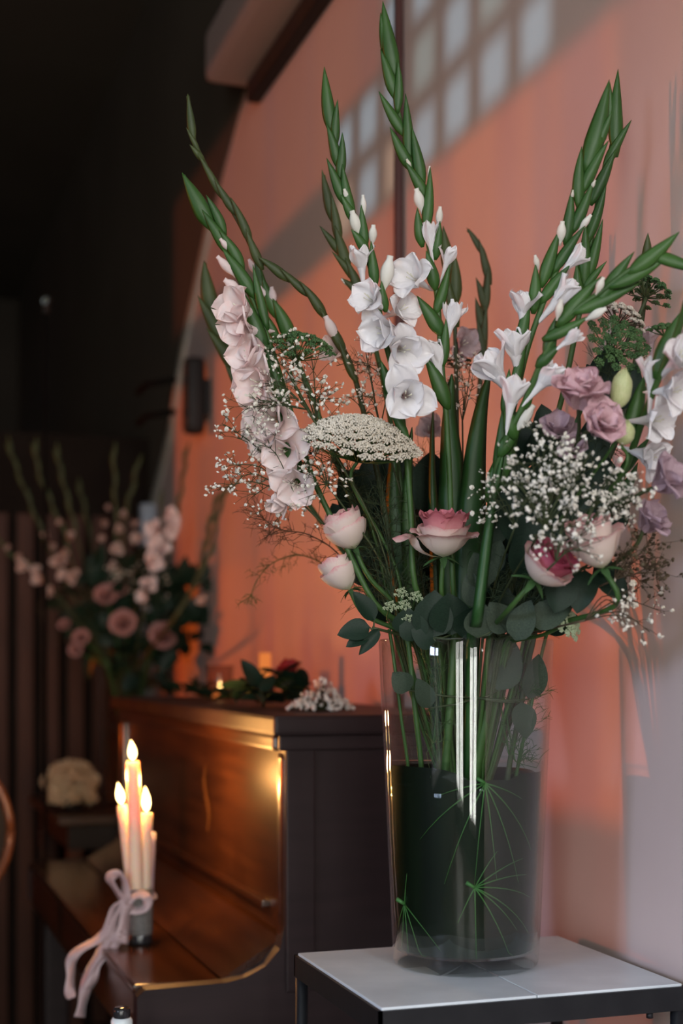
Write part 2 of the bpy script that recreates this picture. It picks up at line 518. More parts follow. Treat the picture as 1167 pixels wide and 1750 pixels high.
# pale trim board along the rake
mb = MB()
for (y0, z0), (y1, z1) in zip(rake[3:-1], rake[4:]):
    d = Vector((0, y1 - y0, z1 - z0)).normalized()
    nn = Vector((0, d.z, -d.y)) * 0.035
    if nn.z > 0:
        nn = -nn
    q = [Vector((x, y, z)) for x in (WX - 0.012, WX) for y, z in ((y0, z0), (y1, z1))]
    mb.add([q[0], q[1], q[1] + nn, q[0] + nn, q[2], q[3], q[3] + nn, q[2] + nn],
           [(0, 1, 2, 3), (7, 6, 5, 4), (0, 4, 5, 1), (1, 5, 6, 2), (2, 6, 7, 3), (3, 7, 4, 0)])
struct('trim_1', mb, M['trim'])
struct('trim_2', MB().bbox((WX - 0.05, YB - 0.10, 0.78), (WX - 0.002, YB - 0.05, 1.72), 0.006), M['strip_blue'])  # pale post added to stand for a strip of blue light
struct('baseboard_right', MB().bbox((WX - 0.015, WF, 0.0), (WX, YB, 0.10), 0.004), M['dark_wall'])

# slatted dark screen wall at the end of the piano corner
wb = struct('wall_back', MB().box((0.30, YB, 0.0), (WX, YB + 0.08, 1.95)), M['screen_back'])
x = 0.312
me = MB().bbox((0, -0.03, 0.0), (0.052, 0.0, 1.68), 0.004).mesh('slat', M['slat'], False)
while x < WX - 0.06:
    link('slat', me, wb, Matrix.Translation((x, YB + rnd.uniform(-0.004, 0.004), 0.0)))
    x += 0.082
struct('wall_far', MB().box((WL - 0.2, YE, 0), (WX + 0.15, YE + 0.1, CEIL)), M['far_boards'])

# left wall with the coloured window and two plain windows
SH_Y, SH_Z = -SUN_TAN_Y * (WX - WL), -SUN_TAN_Z * (WX - WL)   # how far a ray climbs from the painted wall back to this wall
CW = (1.15 + SH_Y, 4.45 + SH_Y, 0.60 + SH_Z, 2.62 + SH_Z)      # y0, y1, z0, z1 of the coloured window
holes = [CW, (-0.45, 0.55, 0.5, 2.1)]
mb = MB()
ys = sorted({WF - 0.2, YE + 0.2} | {h[0] for h in holes} | {h[1] for h in holes})
for y0, y1 in zip(ys, ys[1:]):
    h = next((q for q in holes if q[0] <= y0 and y1 <= q[1]), None)
    if h is None:
        mb.box((WL - 0.2, y0, 0), (WL, y1, CEIL))
    else:
        mb.box((WL - 0.2, y0, 0), (WL, y1, h[2]))
        mb.box((WL - 0.2, y0, h[3]), (WL, y1, CEIL))
struct('wall_left', mb, M['plain_wall'])
FH = [(-2.3, -1.3, 0.15, 3.0), (-0.65, 0.10, 0.15, 3.0), (0.46, 0.90, 1.9, 3.3)]     # openings of the front wall
mb = MB()
xs = sorted({WL - 0.2, WX + 0.15} | {h[0] for h in FH} | {h[1] for h in FH})
for x0, x1 in zip(xs, xs[1:]):
    h = next((q for q in FH if q[0] <= x0 and x1 <= q[1]), None)
    if h is None:
        mb.box((x0, WF - 0.2, 0), (x1, WF, CEIL))
    else:
        mb.box((x0, WF - 0.2, 0), (x1, WF, h[2]))
        mb.box((x0, WF - 0.2, h[3]), (x1, WF, CEIL))
struct('wall_front', mb, M['plain_wall'])


def casement(name, axis, a0, a1, z0, z1, pos):
    """plain window or door: frame with one upright and one rail, glass behind"""
    mb = MB()
    t = 0.05
    def b(u0, u1, w0, w1):
        if axis == 'x': mb.box((pos - 0.04, u0, w0), (pos + 0.01, u1, w1))
        else: mb.box((u0, pos - 0.04, w0), (u1, pos + 0.01, w1))
    b(a0, a1, z0, z0 + t); b(a0, a1, z1 - t, z1); b(a0, a0 + t, z0 + t, z1 - t); b(a1 - t, a1, z0 + t, z1 - t)
    m = (a0 + a1) / 2
    b(m - 0.035, m + 0.035, z0 + t, z1 - t)
    o = struct(name, mb, M['white_frame'])
    g = MB()
    if axis == 'x': g.box((pos - 0.024, a0 + t, z0 + t), (pos - 0.020, a1 - t, z1 - t))
    else: g.box((a0 + t, pos - 0.024, z0 + t), (a1 - t, pos - 0.020, z1 - t))
    g.build('pane', M['glass'], o, False)
    return o


casement('window_2', 'x', -0.45, 0.55, 0.5, 2.1, WL)
casement('window_3', 'y', *FH[0], WF)
d1 = casement('door_1', 'y', *FH[1], WF)
MB().box((-0.65, WF - 0.05, 0.0), (0.10, WF, 0.15)).build('panel', M['white_frame'], d1, False)
casement('fill_high_window', 'y', *FH[2], WF)  # unseen opening added to hold the high fill lamp

# unseen coloured window, its panes graded to tint the wall: streaky art glass with a band of pierced blocks whose openings hold pale panes
mb = MB()
y0, y1, z0, z1 = CW
for a, b in (((WL - 0.06, y0 - 0.05, z0 - 0.05), (WL, y1 + 0.05, z0)), ((WL - 0.06, y0 - 0.05, z1), (WL, y1 + 0.05, z1 + 0.05)),
             ((WL - 0.06, y0 - 0.05, z0), (WL, y0, z1)), ((WL - 0.06, y1, z0), (WL, y1 + 0.05, z1))):
    mb.box(a, b)
w1 = struct('window_1', mb, M['black'])


def art_pane(a0, a1, b0, b1, m):
    """a pane that lights (a0..a1, b0..b1) of the painted wall"""
    MB().box((WL - 0.034, a0 + SH_Y, b0 + SH_Z), (WL - 0.030, a1 + SH_Y, b1 + SH_Z)).build('pane', m, w1, False)


def block(a0, a1, b0, b1, hole=None):
    mb = MB()
    X0, X1 = WL - 0.038, WL - 0.026
    if hole is None:
        mb.box((X0, a0 + SH_Y, b0 + SH_Z), (X1, a1 + SH_Y, b1 + SH_Z))
    else:
        c0, c1, e0, e1 = hole
        for q in ((a0, a1, b0, e0), (a0, a1, e1, b1), (a0, c0, e0, e1), (c1, a1, e0, e1)):
            if q[1] - q[0] > 1e-4 and q[3] - q[2] > 1e-4:
                mb.box((X0, q[0] + SH_Y, q[2] + SH_Z), (X1, q[1] + SH_Y, q[3] + SH_Z))
    o = mb.build('pierced_block', M['concrete'], w1, False)
    return o


BAND0 = 2.035
art_pane(1.54, 4.45, 0.60, 0.98, M['art_foot'])
art_pane(1.54, 4.45, 0.98, 1.45, M['art_low'])
art_pane(1.15, 1.64, 1.45, BAND0, M['art_dim'])  # darker pane added to dim the near upper wall
art_pane(1.64, 4.45, 1.45, BAND0, M['art_mid'])
cols = [1.80 + 0.1435 * i for i in range(8)]
for i in range(7):
    for r in range(3):
        a0, b0 = cols[i], BAND0 + 0.1325 * r
        if r == 2 and i > 4:
            continue
        block(a0, a0 + 0.1435, b0, b0 + 0.1325, (a0 + 0.024, a0 + 0.122, b0 + 0.020, b0 + 0.110))
        art_pane(a0 + 0.024, a0 + 0.122, b0 + 0.020, b0 + 0.110, M['pane_teal'] if (i, r) in ((3, 1), (0, 2), (1, 1)) else M['pane_amber'] if (i, r) in ((4, 0), (6, 0)) else M['pane_blue'])
yl = cols[7]
block(1.15, 1.80, BAND0, BAND0 + 0.40)
block(yl, 4.45, BAND0, BAND0 + 0.165)
art_pane(yl, 4.45, BAND0 + 0.165, BAND0 + 0.265, M['art_top'])
art_pane(cols[5], 4.45, BAND0 + 0.265, BAND0 + 0.40, M['art_top'])
art_pane(1.15, 4.45, BAND0 + 0.40, 2.62, M['art_top'])

block(1.15, 1.54, 0.60, 1.45)  # solid sheet added to keep the sun off the low near wall
# conduit on the painted wall
pc = PWALL(690, 200)
cn = MB().tube([(WX - 0.010, pc.y, 0.1), (WX - 0.010, pc.y, CEIL)], 0.0085, 10)
o = cn.build('conduit', M['conduit'])
tag(o, 'thin dark maroon conduit running straight up the painted wall', 'pipe')

# roller blind cassette high on the wall
bl = thing('roller_blind_cassette', 'long pale cassette with a black strip below fixed high on the painted wall', 'blind', (WX, 3.35, 2.56))
MB().bbox((WX - 0.13, 1.9, 2.605), (WX, 3.40, 2.73), 0.02).build('cassette', M['case'], bl, False)
MB().bbox((WX - 0.035, 1.9, 2.555), (WX, 3.36, 2.605), 0.008).build('black_strip', M['black'], bl, False)  # plain black strip along the cassette's lower edge

# black wall speaker on its bracket
q = PWALL(358, 680)
sp = thing('wall_speaker', 'small black speaker on a two armed bracket by the raked wall edge', 'speaker', (WX, q.y, q.z))
MB().bbox((WX - 0.075, q.y - 0.03, q.z - 0.105), (WX - 0.015, q.y + 0.03, q.z + 0.11), 0.02).build('body', M['black'], sp)
MB().bbox((WX - 0.015, q.y - 0.02, q.z - 0.05), (WX, q.y + 0.02, q.z + 0.05), 0.003).build('wall_plate', M['black'], sp, False)
for dz in (0.045, -0.045):
    MB().tube([(WX - 0.10, q.y, q.z + dz), (WX - 0.16, q.y + 0.10, q.z + dz), (WX - 0.16, q.y + 0.22, q.z + dz)], 0.009, 8).build('arm', M['soot'], sp)

# ------------------------------------------------------------------ piano
PX0, PX1, PY0, PY1, PTOP, LID = 0.371, 0.912, 2.017, 3.44, 1.109, 0.72
PB = 0.591   # front of the upper case
pn = thing('upright_piano', 'dark mahogany upright piano against the painted wall', 'piano', (0.65, 2.7, 0))
MB().bbox((PB + 0.028, PY0 + 0.03, 0.10), (PX1 - 0.01, PY1 - 0.03, PTOP - 0.03), 0.003).build('case', M['piano'], pn, False)
for y in (PY0, PY1 - 0.03):
    # end panel with the cheek that sweeps down to the keybed
    out = [(PX1, 0.0), (PB - 0.02, 0.0), (PB - 0.02, 0.62), (PX0 + 0.015, 0.62), (PX0, 0.635), (PX0, LID - 0.012), (PX0 + 0.012, LID - 0.002), (PX0 + 0.13, LID),
           (PX0 + 0.16, LID + 0.006), (PX0 + 0.19, LID + 0.02), (PX0 + 0.212, LID + 0.045), (PB, LID + 0.08), (PB, PTOP - 0.03), (PX1, PTOP - 0.03)]
    k = len(out)
    m2 = MB().add([(a, y, b) for a, b in out] + [(a, y + 0.03, b) for a, b in out],
                  [tuple(range(k)), tuple(range(2 * k - 1, k - 1, -1))] + [(i, i + k, (i + 1) % k + k, (i + 1) % k) for i in range(k)])
    m2.build('end_panel', M['piano_side'], pn, False)
# raised rim strips on the near end panel
mb = MB()
mb.bbox((PB + 0.0, PY0 - 0.006, 0.70), (PB + 0.045, PY0, PTOP - 0.03), 0.003)
mb.build('end_stile', M['piano_side'], pn, False)
MB().bbox((PB - 0.012, PY0 - 0.010, PTOP - 0.052), (PX1, PY0, PTOP - 0.03), 0.003).build('end_moulding', M['piano_side'], pn, False)
MB().bbox((PB - 0.022, PY0 - 0.018, PTOP - 0.03), (PX1, PY1 + 0.018, PTOP), 0.006).build('top_lid', M['piano_side'], pn, False)
MB().bbox((PB - 0.010, PY0 + 0.03, PTOP - 0.055), (PB + 0.03, PY1 - 0.03, PTOP - 0.03), 0.006).build('cornice', M['piano'], pn, False)
# rounded stile at the near end of the upper panel
MB().bbox((PB - 0.004, PY0 + 0.002, LID + 0.05), (PB + 0.03, PY0 + 0.042, PTOP - 0.055), 0.012).build('stile', M['piano'], pn)
MB().bbox((PB - 0.004, PY1 - 0.042, LID + 0.05), (PB + 0.03, PY1 - 0.002, PTOP - 0.055), 0.012).build('stile', M['piano'], pn)
MB().bbox((PB + 0.010, PY0 + 0.03, LID + 0.03), (PB + 0.03, PY1 - 0.03, PTOP - 0.05), 0.003).build('upper_panel', M['piano'], pn, False)
# slim moulding low on the panel
MB().bbox((PB - 0.002, PY0 + 0.12, LID + 0.085), (PB + 0.012, PY1 - 0.12, LID + 0.097), 0.003).build('panel_moulding', M['piano'], pn, False)
# keybed and closed fall in two leaves
MB().bbox((PX0 + 0.004, PY0 + 0.03, 0.62), (PB + 0.02, PY1 - 0.03, LID - 0.016), 0.005).build('keybed', M['piano'], pn, False)
MB().bbox((PX0, PY0 + 0.03, LID - 0.014), (PX0 + 0.128, PY1 - 0.03, LID), 0.004).build('fall_front', M['fall'], pn, False)
a, b = (PX0 + 0.131, LID), (PB + 0.015, LID + 0.062)
MB().add([(a[0], PY0 + 0.03, a[1]), (a[0], PY1 - 0.03, a[1]), (b[0], PY1 - 0.03, b[1]), (b[0], PY0 + 0.03, b[1]),
          (a[0], PY0 + 0.03, a[1] - 0.014), (a[0], PY1 - 0.03, a[1] - 0.014), (b[0], PY1 - 0.03, b[1] - 0.014), (b[0], PY0 + 0.03, b[1] - 0.014)],
         [(0, 3, 2, 1), (4, 5, 6, 7), (0, 1, 5, 4), (1, 2, 6, 5), (2, 3, 7, 6), (3, 0, 4, 7)]).build('fall_back', M['fall'], pn, False)
for y in (PY0 + 0.02, PY1 - 0.08):
    MB().bbox((PX0 + 0.03, y, 0.02), (PX0 + 0.09, y + 0.06, 0.62), 0.01).build('leg', M['piano_side'], pn, False)
MB().bbox((PB + 0.01, PY0 + 0.03, 0.05), (PB + 0.03, PY1 - 0.03, 0.62), 0.003).build('lower_panel', M['piano'], pn, False)
# inlaid spray on the upper panel
mb = MB()
iy, iz = 2.56, 0.935
for k in range(11):
    a = -1.2 + 0.24 * k
    cx_, cz_ = iy + 0.018 * sin(2.2 * a), iz + 0.045 * a
    for sgn in (-1, 1):
        w = 0.022 * (1 - abs(a) / 1.7)
        mb.add([(PB + 0.0085, cx_, cz_ - 0.006), (PB + 0.0085, cx_ + sgn * w, cz_ + 0.006), (PB + 0.0085, cx_, cz_ + 0.008)], [(0, 1, 2)])
tag(mb.build('inlay', M['inlay'], pn, False), 'pale inlaid spray')

# ------------------------------------------------------------------ candles in their ribbon-tied jar
JC = P(240, 1613, 2.368)
JC.z = LID
jar = thing('candle_jar', 'small grey hessian wrapped jar holding candles on the closed piano fall', 'jar', JC)
MB().lathe([(0.0, 0.0), (0.0195, 0.0), (0.021, 0.004), (0.021, 0.012), (0.0195, 0.016)], JC, 28).build('foot', M['jar_glass'], jar)
MB().lathe([(0.0195, 0.016), (0.0205, 0.02), (0.0205, 0.088), (0.0195, 0.092), (0.0175, 0.092), (0.0175, 0.03), (0, 0.03)], JC, 28).build('body', M['jar'], jar)


def taper(label, top, base, r, flame_h, lean_fl=0.0, lit=True, wax='wax'):
    t = thing('taper_candle', label, 'candle', base, 'candles in the ribbon tied jar')
    top, base = Vector(top), Vector(base)
    ax = (top - base).normalized()
    pts = [base.lerp(top, k / 6) for k in range(7)] + [top + ax * 0.0015, top - ax * 0.0015]
    mb = MB().tube(pts[:7] + [top + ax * 0.002], [r] * 6 + [r, r * 0.85], 18, cap=True)
    mb.build('wax_body', M[wax], t)
    wk = MB().tube([top, top + ax * 0.006, top + ax * 0.011 + RIGHT * 0.001], 0.0009, 6).build('wick', M['wick'], t)
    if lit:
        f0 = top + ax * 0.004
        prof = [(0.0, 0.0006), (0.12, 0.0042), (0.3, 0.0062), (0.5, 0.0058), (0.7, 0.0040), (0.88, 0.0018), (1.0, 0.0002)]
        mb = MB().tube([f0 + ax * (flame_h * a) + RIGHT * (lean_fl * a * a) for a, _ in prof], [b * 1.15 for _, b in prof], 12)
        mb.build('flame', M['flame'], t)
        ld = bpy.data.lights.new('flame_light', 'POINT')
        ld.energy = 3.0
        ld.color = (1.0, 0.46, 0.13)
        ld.shadow_soft_size = 0.012
        lo = bpy.data.objects.new('flame_light', ld)
        COL.objects.link(lo)
        lo.parent = t
        lo.location = f0 + ax * (flame_h + 0.012) - base
    return t


jb = JC + Vector((0, 0, 0.031))
DC = 2.368
taper('tallest of the three lit ivory tapers, in the middle of the jar', P(227, 1303, DC - 0.01), jb + RIGHT * -0.004 - VIEW * 0.006, 0.0112, 0.033, -0.002)
taper('lit slim taper leaning out on the dark side of the tall one', P(208, 1378, DC + 0.012), jb + RIGHT * -0.010 + VIEW * 0.008, 0.0082, 0.036, -0.002)
taper('shorter lit ivory taper between the tall one and the lilac candle', P(250, 1391, DC + 0.015), jb + RIGHT * 0.006 + VIEW * 0.004, 0.0105, 0.042, -0.003)
taper('unlit lilac candle standing beside the shorter lit taper', P(259, 1424, DC + 0.045), jb + RIGHT * 0.011 + VIEW * 0.011, 0.0072, 0.03, lit=False, wax='wax_lilac')


def band(mb, pts, w, nrm):
    w *= 1.45
    pts = smoothpath(pts, 5)
    vs, fs = [], []
    for i, p in enumerate(pts):
        t = (pts[min(i + 1, len(pts) - 1)] - pts[max(i - 1, 0)]).normalized()
        s = t.cross(Vector(nrm)).normalized() * (w / 2)
        tw = 0.9 * sin(i * 0.24 + 0.5)
        s = s * cos(tw) + Vector(nrm).normalized() * (w / 2) * sin(tw)
        nn = t.cross(s).normalized() * 0.0004
        vs += [p - s - nn, p + s - nn, p + s + nn, p - s + nn]
    for i in range(len(pts) - 1):
        for k in range(4):
            fs.append((4 * i + k, 4 * i + (k + 1) % 4, 4 * i + 4 + (k + 1) % 4, 4 * i + 4 + k))
    fs += [(3, 2, 1, 0), tuple(4 * (len(pts) - 1) + k for k in range(4))]
    mb.add(vs, fs)
    return mb


TOW = -VIEW
rb = thing('satin_ribbon', 'pale pink satin ribbon bow tied round the candle jar with long hanging tails', 'ribbon', JC + Vector((0, 0, 0.07)))
MB().tube([JC + Vector((0.0222 * cos(a), 0.0222 * sin(a), 0.079 + 0.003 * sin(3 * a))) for a in [2 * pi * k / 24 for k in range(25)]], 0.006, 6, flat=0.35).build('wrap', M['ribbon'], rb)
D2 = 2.34
for pts, w in ([(215, 1545), (195, 1515), (188, 1500), (203, 1493), (214, 1510), (216, 1540)], 0.012), ([(216, 1545), (235, 1528), (252, 1535), (248, 1552), (228, 1556), (216, 1546)], 0.011):
    band(MB(), [P(a, b, D2) for a, b in pts], w, TOW).build('bow_loop', M['ribbon'], rb)
for pts, w in (([(214, 1543), (196, 1552), (184, 1590), (166, 1606), (138, 1622), (122, 1640), (121, 1665), (119, 1692), (123, 1706)], 0.012),
               ([(216, 1545), (199, 1570), (188, 1600), (168, 1632), (152, 1660), (146, 1690), (141, 1715), (136, 1738)], 0.013),
               ([(218, 1548), (212, 1575), (200, 1606), (183, 1628), (166, 1650), (158, 1672), (150, 1690)], 0.012)):
    band(MB(), [P(a, b, D2 - 0.01 - 0.0004 * i * i) for i, (a, b) in enumerate(pts)], w, TOW).build('tail', M['ribbon'], rb)
band(MB(), [P(217, 1546, D2), P(214, 1570, D2 - 0.01), P(207, 1612, D2 - 0.015)], 0.016, TOW).build('tail', M['ribbon'], rb)

# ------------------------------------------------------------------ leaf and foliage builders
def leaf_mesh(name, m, l, w, curl=0.2, fold=0.15, round_=1.0, seed=0, nu=8, nv=4):
    """blade along local +Z, upper face to local +Y"""
    r = random.Random(seed)
    ph = r.uniform(0, 6)
    def fn(u, v):
        ww = w / 2 * (sin(pi * min(1, u ** (0.75 * round_))) ** 0.75) + 0.0006
        return (v * ww, -curl * l * u * u + fold * abs(v) * ww + 0.02 * l * sin(5 * u + ph) * v, u * l)
    return MB().grid(fn, nu, nv).mesh(name, m)


LEAF = {}
def leaf(parent, base, axis, up, l, w, m, kind='oval', name='leaf'):
    key = (m, kind, rnd.randrange(3))
    if key not in LEAF:
        c = {'oval': (1, 0.55, 0.18, 0.25, 1.0), 'round': (1, 0.92, 0.12, 0.10, 1.0), 'lance': (1, 0.28, 0.25, 0.3, 0.9), 'sword': (1, 0.10, 0.08, 0.5, 0.7)}[kind]
        LEAF[key] = leaf_mesh(name, M[m], c[0], c[1], c[2], c[3], c[4], seed=key[2])
    base_w = {'oval': 0.55, 'round': 0.92, 'lance': 0.28, 'sword': 0.10}[kind]
    sx = w / (base_w * l)
    return link(name, LEAF[key], parent, frame(axis, up, Vector(base) - parent.location, (l * sx, l, l)))


# ------------------------------------------------------------------ the marble-topped table and the tall vase
TX0, TX1, TY0, TY1, TZ = 0.521, 0.897, 1.422, 1.738, 0.816
tb = thing('plant_table', 'black iron table with a top of two grey marble tiles, before the piano', 'table', (0.70, 1.58, 0))
# inlaid tiles
for a, b in ((TX0 + 0.004, (TX0 + TX1) / 2 - 0.0006), ((TX0 + TX1) / 2 + 0.0006, TX1 - 0.004)):
    MB().bbox((a, TY0 + 0.004, TZ - 0.014), (b, TY1 - 0.004, TZ), 0.0012).build('tile', M['marble'], tb, False)
mb = MB()
for a, b in (((TX0, TY0, TZ - 0.030), (TX1, TY0 + 0.004, TZ - 0.003)), ((TX0, TY1 - 0.004, TZ - 0.030), (TX1, TY1, TZ - 0.003)),
             ((TX0, TY0, TZ - 0.030), (TX0 + 0.004, TY1, TZ - 0.003)), ((TX1 - 0.004, TY0, TZ - 0.030), (TX1, TY1, TZ - 0.003)),
             ((TX0 + 0.004, TY0 + 0.004, TZ - 0.030), (TX1 - 0.004, TY1 - 0.004, TZ - 0.016))):
    mb.box(a, b)
tag(mb.build('rim_frame', M['iron'], tb, False), 'black iron rim')
for a in (TX0 + 0.008, TX1 - 0.008):
    for b in (TY0 + 0.008, TY1 - 0.008):
        MB().tube([(a, b, 0), (a, b, TZ - 0.028)], 0.008, 10).build('leg', M['iron'], tb)
MB().tube([(TX0 + 0.008, TY0 + 0.008, 0.15), (TX1 - 0.008, TY0 + 0.008, 0.15)], 0.005, 8).build('stretcher', M['iron'], tb)
for a, b in ((TX1 - 0.045, TY0 + 0.006), (TX0 + 0.04, TY0 + 0.006)):
    MB().lathe([(0, -0.006), (0.004, -0.006), (0.004, 0.0), (0, 0.0)], (a, b, TZ - 0.031), 8).build('bolt', M['iron'], tb)

VC = Vector((0.703, 1.610, TZ))
VH, VR0, VR1, VT, VBASE = 0.398, 0.0895, 0.1075, 0.0035, 0.018
def vr(z):  # outer radius at height z over the table
    return VR0 + (VR1 - VR0) * z / VH
vase = thing('glass_vase', 'tall flared clear glass vase of gladioli standing on the marble table', 'vase', VC)
prof = [(0.0, 0.0), (VR0 - 0.006, 0.0), (VR0 - 0.001, 0.003)] + [(vr(z), z) for z in [0.008 + k * (VH - 0.010) / 12 for k in range(13)]] + [(vr(VH) - 0.001, VH), (vr(VH) - VT + 0.001, VH)]
prof += [(vr(z) - VT, z) for z in [VH - 0.002 - k * (VH - VBASE - 0.004) / 12 for k in range(13)]]
prof += [(VR0 - VT - 0.004, VBASE), (0.0, VBASE)]
MB().lathe(prof, VC, 96).build('wall', M['glass'], vase)
WZ = 0.250   # water level over the table
wat = MB().lathe([(0.0, VBASE + 0.001), (VR0 - VT - 0.003, VBASE + 0.001)] + [(vr(z) - VT - 0.0003, z) for z in (VBASE + 0.004, 0.08, 0.15, 0.20, WZ)] + [(0.0, WZ)], VC, 72).build('water', M['water'])
tag(wat, 'clear water standing in the tall vase to over half its height', 'water')


def ringpt(px, z, r_in):
    """front of a circle of radius r_in about the vase axis, where the camera sees it at px"""
    s = max(-0.999, min(0.999, (px - 796) / FPX * 1.66 / r_in))
    th = math.asin(s)
    return VC + (-VIEW * cos(th) + RIGHT * sin(th)) * r_in + UP * z


def ringang(th, z, r_in):
    return VC + (-VIEW * cos(th) + RIGHT * sin(th)) * r_in + UP * z


# dark leaves wrapped round the inside of the glass below the water line
for i, (c, span, top, lab) in enumerate(((-0.85, 0.95, 0.246, 'dark broad leaf lining the vase under the water on its piano side'),
                                         (0.15, 0.80, 0.232, 'dark broad leaf lining the front of the vase under the water'),
                                         (1.05, 0.80, 0.238, 'dark broad leaf lining the vase under the water on its wall side'),
                                         (2.35, 1.00, 0.236, 'dark broad leaf lining the far side of the vase near the wall'),
                                         (-2.3, 0.95, 0.240, 'dark broad leaf lining the far side of the vase near the piano'))):
    r_off = 0.0052 + 0.0013 * i
    def fn(u, v, c=c, span=span, top=top, r_off=r_off, i=i):
        z = VBASE + 0.004 + (top - VBASE - 0.004) * u * (1 - 0.13 * abs(v) ** 4)
        th = c + span * v
        return ringang(th, z, vr(z) - r_off - 0.0003 * (1 + cos(5 * v + i)) * u)
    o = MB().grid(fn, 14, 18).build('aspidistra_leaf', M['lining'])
    tag(o, lab, 'leaf', 'leaves lining the vase')

# papyrus umbels pressed between leaf and glass
for (px, py, rays, ln, lab) in ((817, 1338, [(-150, 0.9), (-118, 1.0), (-97, 0.95), (-62, 1.0), (-40, 0.9), (-172, 0.5), (-15, 0.5), (-80, 0.9)], 0.105, 'papyrus head fanned under the water line at the front of the vase'),
                                (800, 1517, [(3, 1.0), (22, 0.95), (38, 1.0), (-22, 1.1), (-32, 0.85), (-52, 1.1), (-88, 0.9), (-120, 0.5), (62, 0.7)], 0.085, 'papyrus head fanned low in the middle of the vase'),
                                (684, 1556, [(-60, 1.0), (-85, 0.9), (-30, 0.9), (-105, 0.8), (-130, 0.5), (80, 0.6)], 0.075, 'papyrus head fanned low in the vase on its piano side')):
    z0 = EYE.z - (py - 1140) / FPX * 1.66 - TZ
    s = max(-0.97, min(0.97, (px - 796) / FPX * 1.66 / (vr(z0) - 0.005)))
    th0 = math.asin(s)
    c0 = ringang(th0, z0, vr(z0) - 0.0046)
    t = thing('papyrus_head', lab, 'foliage', c0, 'papyrus heads in the vase')
    for an, k in rays:
        pts, rr = [], []
        for j in range(7):
            q = ln * k * j / 6
            dz = q * sin(radians(an)) - 0.25 * q * q / ln
            dth = q * cos(radians(an)) / 0.095
            z = max(VBASE + 0.004, z0 + dz)
            pts.append(ringang(th0 + dth, z, vr(z) - 0.0043))
            rr.append(0.0008 * (1 - j / 7) + 0.0002)
        MB().tube(pts, rr, 5).build('ray', M['papyrus'], t)
    MB().tube([c0 - VIEW * 0.0008, c0 + UP * 0.006 - RIGHT * 0.010], [0.0022, 0.0028], 6).build('stem', M['papyrus'], t)


# ------------------------------------------------------------------ how a stem goes down into the vase
def into_vase(p, vc=VC, vh=VH, rin=0.086, low=0.03, cross=0.5):
    off = Vector((p.x - vc.x, p.y - vc.y, 0))
    k = min(rin, off.length * 0.55)
    d = off.normalized() if off.length > 1e-5 else Vector((1, 0, 0))
    rim = vc + d * k + UP * (vh - 0.01)
    mid = vc + d * (k * 0.35) + UP * (vh * 0.55)
    bot = vc - d * (k * cross) + UP * low
    return [rim, mid, bot]


def stem_points(p, first=None, vc=VC, **kw):
    """from a flower head down through the vase mouth to near its bottom"""
    tail = into_vase(p, vc, **kw)
    pts = [p] + ([first] if first is not None else [])
    mid = (pts[-1] + tail[0]) * 0.5
    off = Vector((mid.x - vc.x, mid.y - vc.y, 0))
    mid = mid - off * 0.18
    return pts + [mid] + tail


# ------------------------------------------------------------------ gladioli
def petal_mesh(name, m, prof, width, ruffle, seed):
    """one petal of unit length, base at the origin, opening from local +Z towards local +Y"""
    r = random.Random(seed)
    ph, ph2 = r.uniform(0, 6), r.uniform(0, 6)
    nu, nv = 9, 12
    ctr, y, z = [(0.0, 0.0)], 0.0, 0.0
    for i in range(nu):
        a = radians(prof[0] + (prof[1] - prof[0]) * ((i + 0.5) / nu) ** 1.3)
        y += sin(a) / nu
        z += cos(a) / nu
        ctr.append((y, z))
    vs = []
    for i in range(nu + 1):
        u = i / nu
        a = radians(prof[0] + (prof[1] - prof[0]) * u ** 1.3)
        w = width * (0.22 + 0.78 * sin(pi * min(1, 0.08 + u * 0.80)) ** 0.9) * (1 if u < 0.70 else (max(0.02, 1 - ((u - 0.70) / 0.305) ** 2)) ** 0.62)
        cup = 0.50 * (1 - u) - 0.02
        for j in range(nv + 1):
            v = -1 + 2 * j / nv
            rf = ruffle * u ** 1.4 * (sin(3.0 * v + ph) * 0.45 + sin(8.5 * v + ph2) * 0.55 * v * v) + ruffle * 0.5 * u * sin(6 * u + ph2) * v + 0.035 * max(0, 1 - abs(v) * 4) * u
            dn = -cup * w * v * v + rf
            vs.append((v * w, ctr[i][0] + dn * cos(a), ctr[i][1] - dn * sin(a)))
    fs = []
    for i in range(nu):
        for j in range(nv):
            q = i * (nv + 1) + j
            fs.append((q, q + 1, q + nv + 2, q + nv + 1))
    return MB().add(vs, fs).mesh(name, m)


PET = {}
STAGES = {'open_out': ((12, 96), 0.43, 0.19), 'open_in': ((6, 62), 0.42, 0.18), 'half_out': ((22, 30), 0.40, 0.22), 'half_in': ((12, 6), 0.36, 0.18)}
def petal(stage, mk):
    k = (stage, mk, rnd.randrange(4))
    if k not in PET:
        PET[k] = petal_mesh('petal', M[mk], *STAGES[stage], seed=hash(k[2]) + len(stage))
    return PET[k]


TUBE = {}
def funnel(mk):
    if mk not in TUBE:
        TUBE[mk] = MB().lathe([(0.02, -0.9), (0.07, -0.7), (0.10, -0.4), (0.15, -0.1), (0.21, 0.08)], (0, 0, 0), 10).mesh('floret', M[mk])
    return TUBE[mk]


STAMEN = MB()
for k in range(3):
    a = 2.1 * k
    STAMEN.tube([(0.02 * cos(a), 0.02 * sin(a), 0), (0.06 * cos(a), 0.06 * sin(a), 0.35), (0.10 * cos(a), 0.10 * sin(a) + 0.03, 0.55)], [0.015, 0.012, 0.025], 5)
STAMEN_ME = STAMEN.mesh('stamens', M['throat'])


